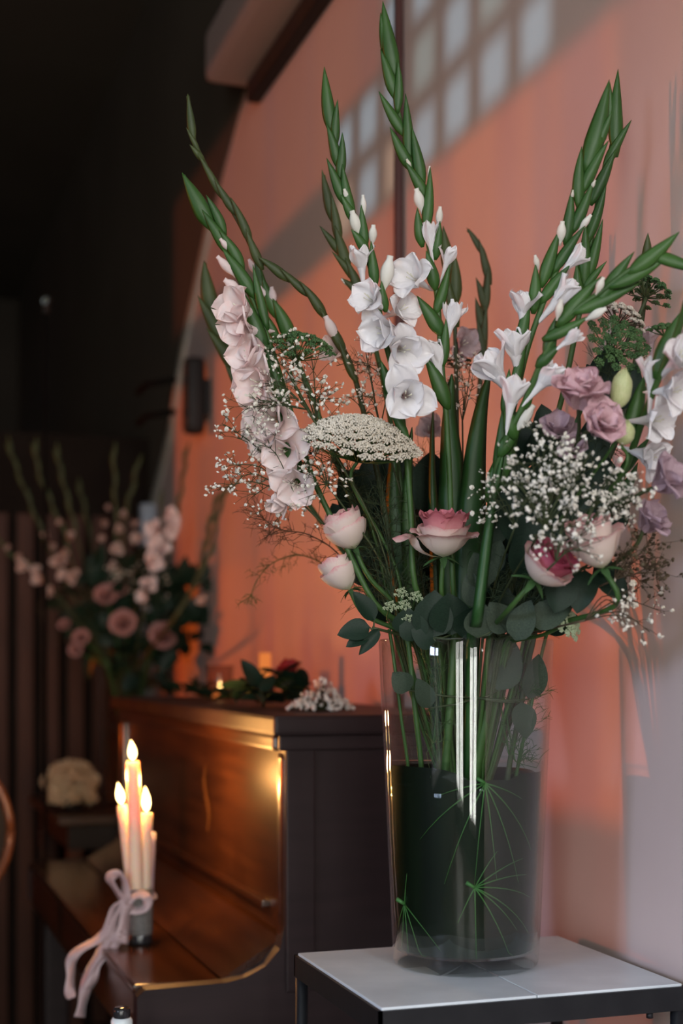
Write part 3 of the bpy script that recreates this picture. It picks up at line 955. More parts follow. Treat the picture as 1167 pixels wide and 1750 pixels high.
def floret(root, pos, axis, L, mk='petal', stage='open', lateral=1.0, roll=None, stamens=True):
    """floret > six petals and stamens; L = petal length"""
    pos, axis = Vector(pos), Vector(axis).normalized()
    fo = link('floret', funnel(mk), root, frame(axis, UP, pos - root.location, (L * lateral, L * lateral, L)))
    ro = rnd.uniform(0, 2) if roll is None else roll
    for k in range(6):
        ring = 'out' if k % 2 == 0 else 'in'
        sc_ = rnd.uniform(0.90, 1.06) * (1.0 if ring == 'out' else 0.95)
        m = Matrix.Rotation(ro + k * pi / 3 + rnd.uniform(-0.12, 0.12), 4, 'Z') @ Matrix.Translation((0, 0.10 if ring == 'in' else 0.13, 0)) @ Matrix.Rotation(rnd.uniform(-0.26, 0.20), 4, 'X') @ Matrix.Rotation(rnd.uniform(-0.25, 0.25), 4, 'Z') @ Matrix.Diagonal((sc_, sc_, sc_, 1))
        link('petal', petal(f'{stage}_{ring}', mk), fo, m)
    if stage == 'open' and stamens:
        link('stamens', STAMEN_ME, fo)
    return fo


def spindle(base, tip, w, hint, flat=0.6, bulge=0.36, n=8, blunt=0.0, bow=0.0):
    base, tip = Vector(base), Vector(tip)
    pts, rr = [], []
    ax = tip - base
    side = ax.cross(Vector(hint)).normalized()
    N = 9
    for i in range(N + 1):
        u = i / N
        pts.append(base + ax * u + side * (bow * w * sin(pi * u)))
        if blunt:
            r = sin(pi * u ** (math.log(0.5) / math.log(bulge))) ** 0.85 if 0 < u < 1 else 0.0
        else:
            r = (0.28 + 0.72 * sin(pi / 2 * min(1, u / bulge))) * (1 if u < bulge else max(0.0, (1 - ((u - bulge) / (1 - bulge)) ** 1.6)) ** 0.95)
        r = max(r, 0.30 * (1 - u) ** 2, blunt * (u if u < 0.999 else 0.85))
        rr.append(max(0.0002, w / 2 * r))
    return MB().tube(pts, rr, n, flat=flat, hint=hint)


GN = 0
def gladiolus(label, d, path, organs, mk='petal', gm='bract', sm='stem', r0=0.0036, r1=0.0024, vc=VC, vase_tail=True, group='gladioli in the tall vase', ddepth=0.0, tails=None):
    """path: pixels from the tip down, at d metres (ddepth = how much nearer the lower end is);
    organs: ('t'|'b'|'h', tip x, tip y, base x, base y, width px) or ('o', x, y, diameter px, (right, up, towards))"""
    ys = [q[1] for q in path]
    def dep(py):
        t = max(0.0, min(1.0, (py - ys[0]) / max(1, ys[-1] - ys[0])))
        return d + ddepth * t
    pts = [P(x, y, dep(y)) for x, y in path]
    if vase_tail:
        pts = pts + (tails if tails else into_vase(pts[-1], vc, vh=VH))
    sp_ = smoothpath(pts, 4)
    root = thing('gladiolus', label, 'flower', pts[-1], group)
    m = len(sp_)
    MB().tube(sp_, [r1 + (r0 - r1) * min(1, 2.0 * i / m) for i in range(m)], 8).build('stem', M[sm], root)
    for q in organs:
        k = q[0]
        if k in 'tbh':
            _, tx, ty, bx, by, w = q[:6]
            if k == 't':
                bx, by = bx + (bx - tx) * 0.28, by + (by - ty) * 0.28
            off = q[6] if len(q) > 6 else 0.0
            dd = dep(by) - 0.006 - off
            b_, t_ = P(bx, by, dd + 0.004), P(tx, ty, dd - 0.006)
            wm = w / FPX * dd
            if k == 't':
                spindle(b_, t_, wm * 1.18, VIEW, flat=0.5, bulge=0.32, bow=rnd.uniform(-0.12, 0.12)).build('bract', M[gm], root)
            elif k == 'b':
                spindle(b_, t_, wm, VIEW, flat=0.85, bulge=0.55, blunt=0.55).build('bud', M['bud' if mk == 'petal' else 'petal_pink'], root)
            else:
                ax = t_ - b_
                L = ax.length
                floret(root, b_ + ax * 0.28, ax, L * 0.76, mk, 'half', lateral=max(0.5, min(1.3, wm / (L * 0.72))))
        else:
            _, cx, cy, D, (fr, fu, ft) = q[:5]
            off = q[5] if len(q) > 5 else 0.02
            ax = RIGHT * fr + UP * fu - VIEW * ft
            ax.normalize()
            dd = dep(cy) - off
            L = D / FPX * dd * 0.70
            floret(root, P(cx, cy, dd) - ax * L * 0.35, ax, L, mk, 'open')
    return root


gladiolus('blush gladiolus leaning over the second vase, blossoms all down one side', 1.70,
          [(314, 300), (330, 335), (352, 368), (382, 412), (408, 462), (432, 515), (455, 570), (478, 640), (505, 730), (540, 830), (592, 935), (640, 1030)],
          [('t', 311, 295, 352, 372, 26), ('t', 352, 333, 378, 388, 15), ('t', 345, 358, 386, 422, 19), ('t', 374, 392, 407, 446, 17), ('b', 376, 408, 397, 432, 12), ('t', 379, 424, 424, 492, 20),
           ('b', 371, 438, 403, 474, 16), ('b', 383, 478, 414, 502, 19), ('t', 408, 488, 446, 585, 25), ('t', 432, 452, 452, 540, 15), ('t', 450, 580, 480, 690, 22), ('t', 470, 690, 505, 800, 22),
           ('o', 408, 528, 81, (-0.7, 0.1, 0.75)), ('o', 412, 566, 84, (-0.75, -0.15, 0.65)), ('o', 428, 606, 86, (-0.6, -0.1, 0.8)), ('o', 440, 655, 97, (-0.65, -0.2, 0.75)),
           ('o', 462, 715, 102, (-0.5, -0.1, 0.85)), ('o', 484, 772, 93, (-0.3, -0.25, 0.9)), ('o', 505, 830, 77, (-0.1, -0.5, 0.85)), ('h', 462, 872, 505, 842, 34), ('h', 428, 770, 470, 742, 34), ('h', 432, 640, 462, 605, 36)], mk='petal_pink')

gladiolus('thin olive gladiolus with no open flowers, arching from the dark ceiling back to the bouquet', 1.78,
          [(321, 165), (327, 205), (332, 240), (345, 270), (372, 322), (398, 362), (420, 402), (441, 442), (475, 460), (515, 490), (550, 530), (578, 585), (600, 625), (625, 720), (655, 860), (680, 1000)],
          [('t', 321, 160, 329, 226, 13), ('t', 318, 218, 336, 252, 8), ('t', 324, 247, 344, 270, 10), ('t', 338, 262, 372, 324, 12), ('t', 366, 305, 398, 356, 13), ('t', 394, 337, 422, 402, 14), ('t', 420, 390, 443, 446, 14),
           ('t', 440, 438, 484, 472, 15), ('t', 478, 458, 522, 498, 13), ('t', 512, 480, 548, 532, 15), ('t', 546, 526, 582, 592, 15), ('b', 556, 540, 578, 588, 20), ('t', 578, 580, 604, 640, 13), ('o', 570, 600, 54, (-0.4, 0.2, 0.7), -0.01)], gm='bract_dark', sm='stem_dark', mk='petal_pink')

gladiolus('short green gladiolus with cream buds just opening, beside the green umbel', 1.82,
          [(436, 442), (448, 482), (463, 520), (478, 555), (500, 600), (530, 670), (570, 780), (620, 900), (665, 1010)],
          [('t', 436, 432, 452, 500, 16), ('b', 425, 443, 437, 470, 12), ('b', 444, 490, 462, 518, 12), ('b', 464, 490, 468, 526, 15), ('t', 448, 470, 470, 530, 18), ('t', 466, 510, 492, 570, 22), ('t', 440, 520, 470, 575, 14)], mk='petal_pink')

gladiolus('blurred green gladiolus in bud at the back, against the dark ceiling edge', 1.98,
          [(350, 450), (360, 500), (378, 555), (400, 610), (422, 660), (460, 740), (520, 850), (600, 960), (660, 1020)],
          [('t', 349, 445, 362, 520, 24), ('t', 338, 505, 375, 570, 20), ('t', 372, 525, 388, 590, 20), ('t', 352, 560, 402, 630, 22), ('t', 392, 570, 415, 640, 18), ('t', 384, 622, 425, 680, 20), ('t', 412, 625, 440, 690, 18)], gm='bract_dark')

gladiolus('white gladiolus with five big open blossoms left of the tallest spike', 1.68,
          [(558, 150), (566, 200), (575, 262), (584, 322), (600, 372), (620, 418), (636, 470), (646, 520), (656, 575), (674, 645), (688, 720), (697, 810), (703, 900), (709, 1000)],
          [('t', 554, 114, 565, 206, 20), ('t', 577, 170, 574, 234, 14), ('t', 558, 212, 574, 272, 16), ('t', 585, 226, 580, 292, 15), ('t', 558, 270, 585, 336, 17), ('t', 585, 280, 600, 360, 17),
           ('b', 588, 323, 596, 348, 10), ('t', 582, 332, 603, 372, 15), ('b', 601, 360, 615, 408, 20), ('t', 600, 392, 622, 424, 16), ('b', 620, 333, 622, 372, 11), ('t', 617, 350, 622, 412, 15),
           ('b', 638, 384, 636, 420, 15), ('t', 634, 412, 640, 474, 16), ('h', 613, 418, 620, 478, 37), ('b', 667, 437, 655, 500, 24), ('t', 652, 480, 658, 522, 15),
           ('o', 630, 510, 68, (-0.65, 0.25, 0.7)), ('o', 655, 566, 84, (-0.75, -0.15, 0.65)), ('o', 688, 528, 62, (0.55, 0.1, 0.6), -0.01), ('o', 690, 598, 84, (0.35, -0.25, 0.85)), ('o', 695, 676, 92, (0.05, -0.2, 1.0), 0.03),
           ('t', 650, 615, 668, 670, 18), ('t', 655, 670, 690, 740, 14)])

gladiolus('tallest white gladiolus, its green tip close to the breeze block light', 1.70,
          [(660, 40), (668, 100), (675, 168), (690, 225), (702, 275), (720, 330), (727, 390), (738, 450), (748, 520), (752, 585), (757, 650), (763, 720), (768, 810), (771, 900), (774, 1000)],
          [('t', 654, 2, 672, 108, 24), ('t', 650, 22, 661, 88, 15), ('t', 650, 84, 671, 152, 18), ('t', 680, 102, 679, 175, 15), ('t', 647, 156, 684, 218, 17), ('t', 693, 160, 698, 254, 17), ('t', 666, 217, 698, 278, 18), ('t', 704, 218, 719, 298, 18),
           ('b', 695, 272, 703, 292, 8), ('t', 692, 276, 722, 328, 17), ('t', 735, 285, 728, 376, 17), ('b', 734, 284, 733, 312, 7), ('b', 711, 322, 722, 366, 19), ('t', 713, 355, 720, 408, 16), ('b', 752, 353, 749, 390, 13), ('t', 752, 378, 745, 430, 17),
           ('h', 732, 374, 739, 442, 26), ('t', 728, 428, 741, 482, 19), ('h', 772, 421, 757, 468, 24), ('t', 768, 452, 748, 520, 17), ('o', 703, 474, 74, (-0.6, 0.15, 0.75)), ('t', 712, 505, 748, 560, 22),
           ('h', 780, 512, 765, 578, 32), ('t', 762, 545, 757, 610, 16), ('h', 734, 582, 753, 646, 42), ('t', 724, 606, 757, 680, 24)])

gladiolus('olive budded gladiolus behind the five-blossom spike', 1.84,
          [(553, 300), (563, 352), (578, 410), (598, 465), (618, 520), (640, 590), (662, 690), (690, 860), (715, 1000)],
          [('t', 550, 290, 566, 362, 16), ('t', 566, 330, 577, 400, 15), ('t', 546, 386, 578, 428, 13), ('t', 572, 385, 590, 450, 18), ('t', 567, 430, 606, 476, 14), ('t', 590, 440, 612, 500, 15), ('t', 583, 475, 612, 500, 12), ('b', 583, 477, 600, 492, 7), ('t', 612, 490, 636, 560, 16)], gm='bract_dark')

gladiolus('dark green budded spike half hidden behind the tallest gladiolus', 1.88,
          [(760, 400), (768, 450), (774, 510), (778, 580), (780, 680), (780, 820), (780, 960)],
          [('t', 757, 386, 772, 462, 22), ('t', 776, 430, 776, 505, 20), ('t', 764, 470, 778, 540, 18), ('o', 792, 588, 58, (0.3, 0.0, 0.6), -0.01), ('o', 734, 735, 50, (-0.1, 0.3, 0.9), 0.0)], gm='bract_dark', mk='petal_back', sm='stem_dark')

gladiolus('curled dark brownish flower spike bare against the painted wall', 1.98,
          [(799, 393), (814, 410), (826, 436), (831, 468), (826, 510), (822, 560), (823, 612), (815, 720), (805, 850), (800, 980)],
          [('t', 797, 389, 824, 430, 10), ('t', 818, 408, 834, 470, 13), ('t', 813, 474, 827, 520, 13), ('t', 812, 508, 824, 560, 14), ('t', 834, 455, 829, 520, 12), ('t', 815, 545, 824, 610, 15), ('t', 832, 520, 825, 600, 13)], gm='stem_dark', sm='stem_dark')

gladiolus('white budded gladiolus rising beside the taller blurred green tip', 1.60,
          [(1040, 148), (1024, 215), (1008, 262), (998, 318), (985, 368), (965, 428), (940, 488), (918, 545), (900, 600), (884, 668), (868, 740), (850, 830), (832, 930)],
          [('t', 1041, 136, 1008, 262, 29), ('t', 1046, 190, 1024, 242, 15), ('t', 994, 250, 990, 334, 19), ('t', 1040, 240, 1003, 312, 18), ('t', 977, 323, 968, 398, 18), ('b', 979, 325, 976, 345, 6), ('t', 1014, 308, 984, 380, 18), ('b', 1017, 308, 1008, 326, 7),
           ('b', 961, 378, 956, 420, 17), ('t', 956, 392, 931, 470, 20), ('b', 1010, 367, 988, 396, 12), ('t', 1000, 385, 956, 450, 17), ('b', 914, 436, 920, 462, 11), ('t', 915, 450, 912, 518, 19), ('h', 1000, 424, 958, 468, 30), ('t', 975, 452, 934, 505, 18),
           ('h', 985, 478, 934, 535, 48), ('h', 893, 495, 892, 552, 40), ('h', 876, 560, 884, 632, 50), ('h', 820, 600, 866, 664, 62), ('t', 870, 630, 866, 700, 20), ('t', 905, 500, 890, 580, 18), ('t', 900, 570, 882, 650, 16)], ddepth=0.04)

gladiolus('green gladiolus with folded bracts and no white, tip against plain wall', 1.72,
          [(1055, 140), (1052, 210), (1040, 268), (1024, 330), (1012, 400), (1002, 470), (985, 560), (960, 680), (920, 820), (880, 950)],
          [('t', 1056, 118, 1053, 236, 22), ('t', 1042, 140, 1046, 215, 14), ('t', 1079, 205, 1041, 272, 15), ('t', 1052, 255, 1018, 330, 19), ('t', 1036, 314, 1008, 396, 17), ('t', 1030, 374, 1008, 460, 17), ('t', 1000, 380, 998, 470, 20), ('t', 1037, 446, 1003, 488, 12), ('t', 985, 450, 988, 510, 18)], gm='bract')

gladiolus('bright green gladiolus bowing out towards the wall, buds still half shut', 1.50,
          [(1210, 462), (1165, 447), (1120, 443), (1075, 462), (1028, 498), (980, 532), (950, 570), (928, 612), (908, 660), (890, 702), (866, 748), (846, 812), (832, 900), (822, 980)],
          [('t', 1215, 470, 1128, 440, 20), ('t', 1161, 396, 1092, 452, 24), ('t', 1140, 441, 1062, 480, 22), ('t', 1084, 430, 1036, 500, 21), ('t', 1094, 484, 1004, 524, 21), ('t', 1028, 472, 968, 540, 24), ('b', 1031, 474, 1018, 504, 14), ('b', 1036, 527, 1000, 547, 17), ('t', 1008, 540, 944, 572, 18),
           ('b', 959, 512, 951, 548, 14), ('t', 952, 538, 938, 598, 20), ('h', 995, 562, 950, 598, 24), ('t', 958, 590, 925, 620, 18), ('h', 955, 622, 910, 674, 44), ('t', 912, 655, 900, 690, 14), ('h', 880, 640, 869, 714, 46), ('t', 866, 690, 878, 738, 24),
           ('b', 912, 692, 880, 740, 20), ('t', 898, 715, 862, 768, 22), ('t', 858, 700, 856, 800, 30), ('t', 890, 725, 846, 830, 30)], ddepth=0.13)

gladiolus('broad white gladiolus leaning hard against the right-hand frame edge', 1.42,
          [(1175, 500), (1158, 560), (1140, 610), (1120, 660), (1100, 712), (1078, 775), (1050, 840), (1000, 905), (940, 980)],
          [('t', 1175, 520, 1132, 620, 30), ('t', 1102, 640, 1080, 728, 27), ('h', 1119, 610, 1111, 684, 44), ('o', 1163, 610, 84, (0.3, 0.3, 0.9)), ('o', 1152, 668, 76, (0.6, -0.1, 0.7)), ('o', 1122, 718, 78, (0.65, -0.1, 0.75)), ('o', 1110, 780, 76, (0.7, -0.35, 0.6)), ('t', 1112, 745, 1068, 800, 16), ('t', 1090, 790, 1060, 850, 18)], r0=0.0045, ddepth=0.24)

gladiolus('dark budded spikelet behind the bowing green gladiolus', 1.70,
          [(1107, 410), (1106, 450), (1100, 520), (1085, 620), (1050, 760), (980, 900)],
          [('t', 1107, 398, 1106, 450, 17), ('h', 1108, 560, 1112, 600, 30), ('t', 1100, 440, 1102, 500, 15)], gm='bract_dark', sm='stem_dark', mk='petal_back')

# sword leaves standing among the stems
def sword(label, d, pts, w, m='blade'):
    q = [P(x, y, d) for x, y in pts]
    tail = into_vase(q[-1])
    path = smoothpath(q + tail, 4)
    root = thing('sword_leaf', label, 'leaf', path[-1], 'sword leaves in the tall vase')
    n = len(path)
    vs, fs = [], []
    for i, p in enumerate(path):
        t = (path[min(i + 1, n - 1)] - path[max(i - 1, 0)]).normalized()
        s = t.cross(-VIEW).normalized()
        u = i / n
        ww = w / FPX * d / 2 * min(1, 0.05 + (u / 0.45) ** 0.75) * (1 if u < 0.6 else 1 - 0.5 * (u - 0.6) / 0.4)
        vs += [p - s * ww, p - s * ww * 0.4 - VIEW * 0.002, p - VIEW * 0.0035, p + s * ww * 0.4 - VIEW * 0.002, p + s * ww,
               p + s * ww * 0.4 + VIEW * 0.0005, p + VIEW * -0.001, p - s * ww * 0.4 + VIEW * 0.0005]
    for i in range(n - 1):
        for k in range(8):
            fs.append((8 * i + k, 8 * i + (k + 1) % 8, 8 * i + 8 + (k + 1) % 8, 8 * i + 8 + k))
    MB().add(vs, fs).build('blade', M[m], root)
    return root


sword('broad dark sword leaf standing behind the front rose', 1.76, [(772, 640), (768, 720), (772, 800), (775, 900), (778, 1000), (782, 1080)], 62)
sword('sword leaf with a long narrow tip just wall-side of the centre', 1.74, [(836, 640), (822, 700), (812, 780), (806, 880), (800, 980), (798, 1080)], 54)
sword('slim sword leaf just piano-side of the front rose', 1.73, [(704, 730), (698, 800), (696, 880), (702, 960), (716, 1080)], 30, 'stem')
sword('wide dim sword leaf under the white umbel', 1.80, [(676, 740), (672, 820), (676, 900), (690, 1000), (705, 1080)], 46)
sword('pale green sword leaf under the half shut buds', 1.58, [(870, 720), (856, 790), (842, 860), (830, 940), (815, 1060)], 20, 'blade')
sword('narrow sword leaf crossing low behind the umbel stem', 1.79, [(740, 700), (738, 800), (742, 900), (748, 1000), (752, 1080)], 26)

# ------------------------------------------------------------------ roses
def rose_petal(name, m, r, h, span, flare, roll, seed, bulge=0.92):
    q = random.Random(seed)
    ph = q.uniform(0, 6)
    def fn(u, v):
        phi = v * span * (0.35 + 0.65 * sin(pi * (0.12 + 0.60 * u)))
        rad = r * (sin(pi / 2 * min(1, u / bulge)) ** 0.70)
        k = max(0, u - 0.66) / 0.34
        rad += flare * r * k ** 1.6 + 0.05 * r * u * sin(4 * v + ph)
        z = h * (u - roll * k * k) - 0.10 * h * v * v * u + 0.045 * h * u * u * sin(7 * v + ph)
        return (sin(phi) * rad, cos(phi) * rad, z)
    return MB().grid(fn, 8, 8).mesh(name, m)


RP = {}
def rose(label, pos, axis, R, H, mo='rose_out', mi='rose_in', outer_flare=0.30, drop=None, group='roses in the tall vase', rings=None, stem=True, vc=VC, sep=True, low_detail=False):
    """petals from the tight heart outwards; a lone petal may hang open (drop = direction)"""
    pos, axis = Vector(pos), Vector(axis).normalized()
    sp_ = stem_points(pos, pos - axis * R * 1.6, vc) if stem else [pos, pos - axis * R * 2]
    root = thing('rose', label, 'flower', sp_[-1], group)
    if stem:
        path = smoothpath(sp_, 5)
        MB().tube(path, 0.0030, 8).build('stem', M['stem'], root)
    base = frame(axis, -VIEW, pos - root.location)
    rings = rings or [(0.20, 0.92, 3, mi, 0.15), (0.36, 0.98, 4, mi, 0.25), (0.54, 1.0, 5, mi, 0.32), (0.74, 0.98, 5, mi, 0.30), (0.88, 0.93, 4, mi, 0.18), (0.97, 0.64, 3, mo, 0.10), (1.04, 0.58, 3, mo, outer_flare)]
    for ri, (rr, hh, n_, mk, fl) in enumerate(rings):
        for k in range(n_):
            key = (rr, hh, mk, fl, k % 3)
            if key not in RP:
                RP[key] = rose_petal('petal', M[mk], rr, 1.0, 1.15 if n_ >= 4 else 1.35, fl, 0.05 + fl * 0.4, len(RP))
            m = base @ Matrix.Rotation(2 * pi * k / n_ + ri * 0.7 + rnd.uniform(-0.15, 0.15), 4, 'Z') @ Matrix.Diagonal((R, R, H * hh * rnd.uniform(0.95, 1.04), 1))
            link('petal', RP[key], root, m)
    if drop is not None:
        key = ('drop', mo)
        if key not in RP:
            RP[key] = rose_petal('petal', M[mo], 1.0, 0.95, 0.75, 0.55, 0.25, 99, 0.6)
        m = frame(axis, drop, pos - root.location) @ Matrix.Rotation(-0.30, 4, 'X') @ Matrix.Diagonal((R * 1.0, R * 1.12, H * 0.80, 1))
        link('petal', RP[key], root, m)
    if sep:
        for k in range(5):
            a = 2 * pi * k / 5 + 0.3
            dirv = (base.to_3x3() @ Vector((cos(a), sin(a), -0.15)))
            leaf(root, pos, dirv, axis, R * 0.9, R * 0.30, 'sepal', 'lance', 'sepal')
    return root


rose('open pink rose with cream outer petals at the front of the bouquet', P(757, 953, 1.66), UP + RIGHT * 0.02 - VIEW * 0.20, 0.0288, 0.065, outer_flare=0.34, drop=-RIGHT)
rose('pale rose tipped towards the wall of orange light above a lower rose', P(607, 938, 1.70), UP * 0.9 - RIGHT * 0.45 - VIEW * 0.10, 0.0245, 0.050, outer_flare=0.05, rings=[(0.3, 1.0, 3, 'rose_in', 0.1), (0.55, 1.0, 4, 'rose_in', 0.1), (0.80, 1.03, 3, 'rose_out', 0.02), (0.98, 0.92, 3, 'rose_out', 0.03), (1.04, 0.66, 3, 'rose_out', 0.04)])
rose('lowest pale rose bud, nodding out over the piano', P(598, 1008, 1.71), UP * 0.85 - RIGHT * 0.5 - VIEW * 0.05, 0.0215, 0.046, outer_flare=0.05, rings=[(0.3, 1.0, 3, 'rose_in', 0.1), (0.60, 1.0, 4, 'rose_out', 0.1), (0.90, 1.0, 3, 'rose_out', 0.02), (1.04, 0.72, 3, 'rose_out', 0.04)])
rose('cream rose with a magenta heart turned towards the wall', P(912, 992, 1.52), UP * 0.62 + RIGHT * 0.50 - VIEW * 0.42, 0.0270, 0.052, mi='rose_deep', outer_flare=0.12)
rose('blush rose bud tilted above the dark pointed leaf', P(1030, 972, 1.50), UP * 0.85 - RIGHT * 0.32 - VIEW * 0.2, 0.0265, 0.060, outer_flare=0.08, rings=[(0.3, 1.0, 3, 'rose_in', 0.1), (0.6, 1.02, 4, 'rose_out', 0.1), (0.88, 1.0, 3, 'rose_out', 0.05), (1.05, 0.74, 3, 'rose_out', 0.22)])


# ------------------------------------------------------------------ lisianthus
def ruffled(label, pos, axis, R, mk, name='lisianthus', group='lisianthus in the tall vase', vc=VC, stem=True, layers=3):
    pos, axis = Vector(pos), Vector(axis).normalized()
    sp_ = stem_points(pos, pos - axis * R * 1.5, vc)
    root = thing(name, label, 'flower', sp_[-1], group)
    MB().tube(smoothpath(sp_, 5), 0.0022, 7).build('stem', M['stem_dark'], root)
    base = frame(axis, -VIEW, pos - root.location)
    for ly in range(layers):
        st = ('open_out', 'open_in', 'half_out')[ly % 3]
        for k in range(6 if ly == 0 else 5):
            s = R * (1.15 - 0.19 * ly) * rnd.uniform(0.9, 1.1)
            m = base @ Matrix.Rotation(2 * pi * k / (6 if ly == 0 else 5) + ly * 0.5 + rnd.uniform(-0.2, 0.2), 4, 'Z') @ Matrix.Translation((0, 0.004, 0.006 * ly)) @ Matrix.Rotation(rnd.uniform(-0.2, 0.25), 4, 'X') @ Matrix.Diagonal((s * 1.15, s, s, 1))
            link('petal', petal(st, mk), root, m)
    return root


ruffled('large ruffled pink lisianthus above the baby\'s breath', P(988, 696, 1.50), UP * 0.8 - VIEW * 0.6, 0.037, 'lis_pink', layers=5)
ruffled('second ruffled pink lisianthus, just under the large one', P(1015, 735, 1.49), UP * 0.25 + RIGHT * 0.3 - VIEW * 0.8, 0.030, 'lis_pink', layers=4)
ruffled('dusky lilac lisianthus sunk between baby\'s breath sprays', P(952, 745, 1.54), UP * 0.6 - VIEW * 0.7, 0.022, 'lis_lilac', layers=2)
ruffled('small lilac lisianthus half covered by white baby\'s breath', P(978, 775, 1.53), UP * 0.4 - VIEW * 0.7, 0.018, 'lis_lilac', layers=2)
ruffled('pale lilac lisianthus beside the wall below the white gladiolus', P(1120, 832, 1.48), UP * 0.3 + RIGHT * 0.5 - VIEW * 0.5, 0.030, 'lis_lilac', layers=2)
ruffled('lilac lisianthus hanging lowest beside the painted wall', P(1100, 905, 1.50), UP * 0.5 + RIGHT * 0.3 - VIEW * 0.4, 0.026, 'lis_lilac', layers=2)
for (x, y, tx, ty, w, lab) in ((1056, 700, 1068, 630, 36, 'pointed yellow green lisianthus bud beside the green umbel'), (1062, 762, 1072, 718, 36, 'squat yellow green lisianthus bud below the pointed one')):
    b_, t_ = P(x, y, 1.50), P(tx, ty, 1.50)
    sp_ = stem_points(b_, b_ - UP * 0.03)
    r = thing('lisianthus_bud', lab, 'flower', sp_[-1], 'lisianthus buds')
    MB().tube(smoothpath(sp_, 5), 0.0018, 7).build('stem', M['stem'], r)
    ax = t_ - b_
    for k in range(3):
        m = frame(ax, -VIEW, b_ - r.location) @ Matrix.Rotation(2.1 * k, 4, 'Z') @ Matrix.Diagonal((w / FPX * 1.5 / 2, w / FPX * 1.5 / 2, ax.length, 1))
        key = ('lisbud', k)
        if key not in RP:
            RP[key] = rose_petal('petal', M['lis_bud'], 1.0, 1.0, 1.4, -0.92, 0.0, 40 + k, 0.40)
        link('petal', RP[key], r, m)


# ------------------------------------------------------------------ baby's breath
BLOS = None
def blossom(mb, p, r, q):
    """tiny double flower: a ring of ragged petals round a button"""
    ax = Vector((q.gauss(0, 1), q.gauss(0, 1), q.gauss(0.4, 1))).normalized()
    a = ax.orthogonal().normalized()
    b = ax.cross(a)
    n = 6
    vs = [p - ax * r * 0.6, p + ax * r * 0.55]
    for k in range(n):
        t = 2 * pi * k / n
        s = r * q.uniform(0.85, 1.15)
        vs.append(p + (a * cos(t) + b * sin(t)) * s + ax * r * 0.15 * (-1) ** k)
    fs = []
    for k in range(n):
        k2 = (k + 1) % n
        fs += [(0, 2 + k2, 2 + k), (1, 2 + k, 2 + k2)]
    mb.add(vs, fs)


def gyp(label, start, tips, d, n_twig=7, br=0.0027, seed=1, sm='stem_dark', bm='gyp', group='baby\'s breath in the tall vase', in_vase=True, spread=0.03, density=1.0, depthvar=0.03):
    """start: pixel where the spray forks; tips: list of (px, py) clusters at its ends"""
    q = random.Random(seed)
    s0 = P(*start, d)
    tail = stem_points(s0) if in_vase else [s0, s0 + UP * -0.03]
    root = thing('babys_breath', label, 'flower', tail[-1], group)
    st, bl = MB(), MB()
    st.tube(smoothpath(tail, 4), 0.0012, 5)
    for tx, ty in tips:
        e = P(tx, ty, d + q.uniform(-depthvar, depthvar))
        mid = s0.lerp(e, 0.55) + UP * 0.01 + Vector((q.uniform(-1, 1), q.uniform(-1, 1), q.uniform(-1, 1))) * 0.008
        path = smoothpath([s0, mid, e], 4)
        st.tube(path, [0.0009 * (1 - 0.6 * i / len(path)) for i in range(len(path))], 4)
        dirv = (e - mid).normalized()
        for k in range(int(n_twig * density)):
            t = q.uniform(0.45, 1.0)
            p0 = path[int(t * (len(path) - 1))]
            v = (dirv * q.uniform(0.3, 1.0) + Vector((q.gauss(0, 1), q.gauss(0, 1), q.gauss(0.15, 1))) * 0.75).normalized()
            p1 = p0 + v * spread * q.uniform(0.35, 0.9)
            st.tube([p0, p0.lerp(p1, 0.5) + UP * 0.001, p1], [0.0005, 0.0004, 0.0003], 3, cap=False)
            for j in range(q.randrange(2, 5)):
                v2 = (v + Vector((q.gauss(0, 1), q.gauss(0, 1), q.gauss(0.1, 1))) * 0.7).normalized()
                p2 = p1 + v2 * spread * q.uniform(0.12, 0.42)
                st.tube([p1, p2], [0.0003, 0.00025], 3, cap=False)
                blossom(bl, p2, br * q.uniform(0.45, 1.25), q)
    st.build('stems', M[sm], root)['kind'] = 'stuff'
    bl.build('blossoms', M[bm], root, False)['kind'] = 'stuff'
    return root


gyp('airy baby\'s breath spray reaching out furthest over the blurred piano', (505, 850), [(380, 725), (392, 795), (372, 838), (410, 815), (430, 850), (465, 868), (440, 760), (405, 748), (478, 880)], 1.69, 9, seed=3)
gyp('baby\'s breath spray lying over the blush gladiolus blossoms', (525, 700), [(430, 690), (450, 655), (455, 700), (475, 620), (470, 665), (415, 700)], 1.655, 9, seed=4)
gyp('dense baby\'s breath tuft under the small green umbel', (540, 720), [(480, 600), (505, 590), (530, 598), (555, 690), (535, 680), (565, 660), (515, 650), (560, 720), (548, 748)], 1.68, 8, seed=5)
gyp('baby\'s breath spray beside the broad white umbel\'s piano edge', (560, 830), [(515, 790), (530, 775), (545, 815), (520, 840), (545, 860), (505, 770), (575, 770)], 1.67, 8, seed=6)
gyp('baby\'s breath sprig between umbel and open white gladiolus', (650, 730), [(612, 690), (640, 672), (615, 720), (660, 650), (625, 600), (635, 640)], 1.74, 6, seed=7)
gyp('dim baby\'s breath sprig behind the central leaves', (790, 720), [(775, 640), (800, 620), (810, 660), (790, 680), (780, 600)], 1.82, 6, seed=8, bm='ammi')
gyp('thick cloud of baby\'s breath in front of the lisianthus', (930, 900), [(860, 830), (885, 790), (905, 830), (930, 770), (950, 800), (975, 820), (940, 850), (905, 870), (985, 850), (965, 760), (1000, 790), (880, 850), (1010, 770), (920, 740)], 1.47, 11, br=0.0026, seed=9)
gyp('baby\'s breath spray over the magenta hearted rose', (950, 960), [(965, 890), (985, 900), (950, 920), (1005, 905), (930, 905), (995, 940), (975, 860)], 1.46, 8, br=0.0027, seed=10)
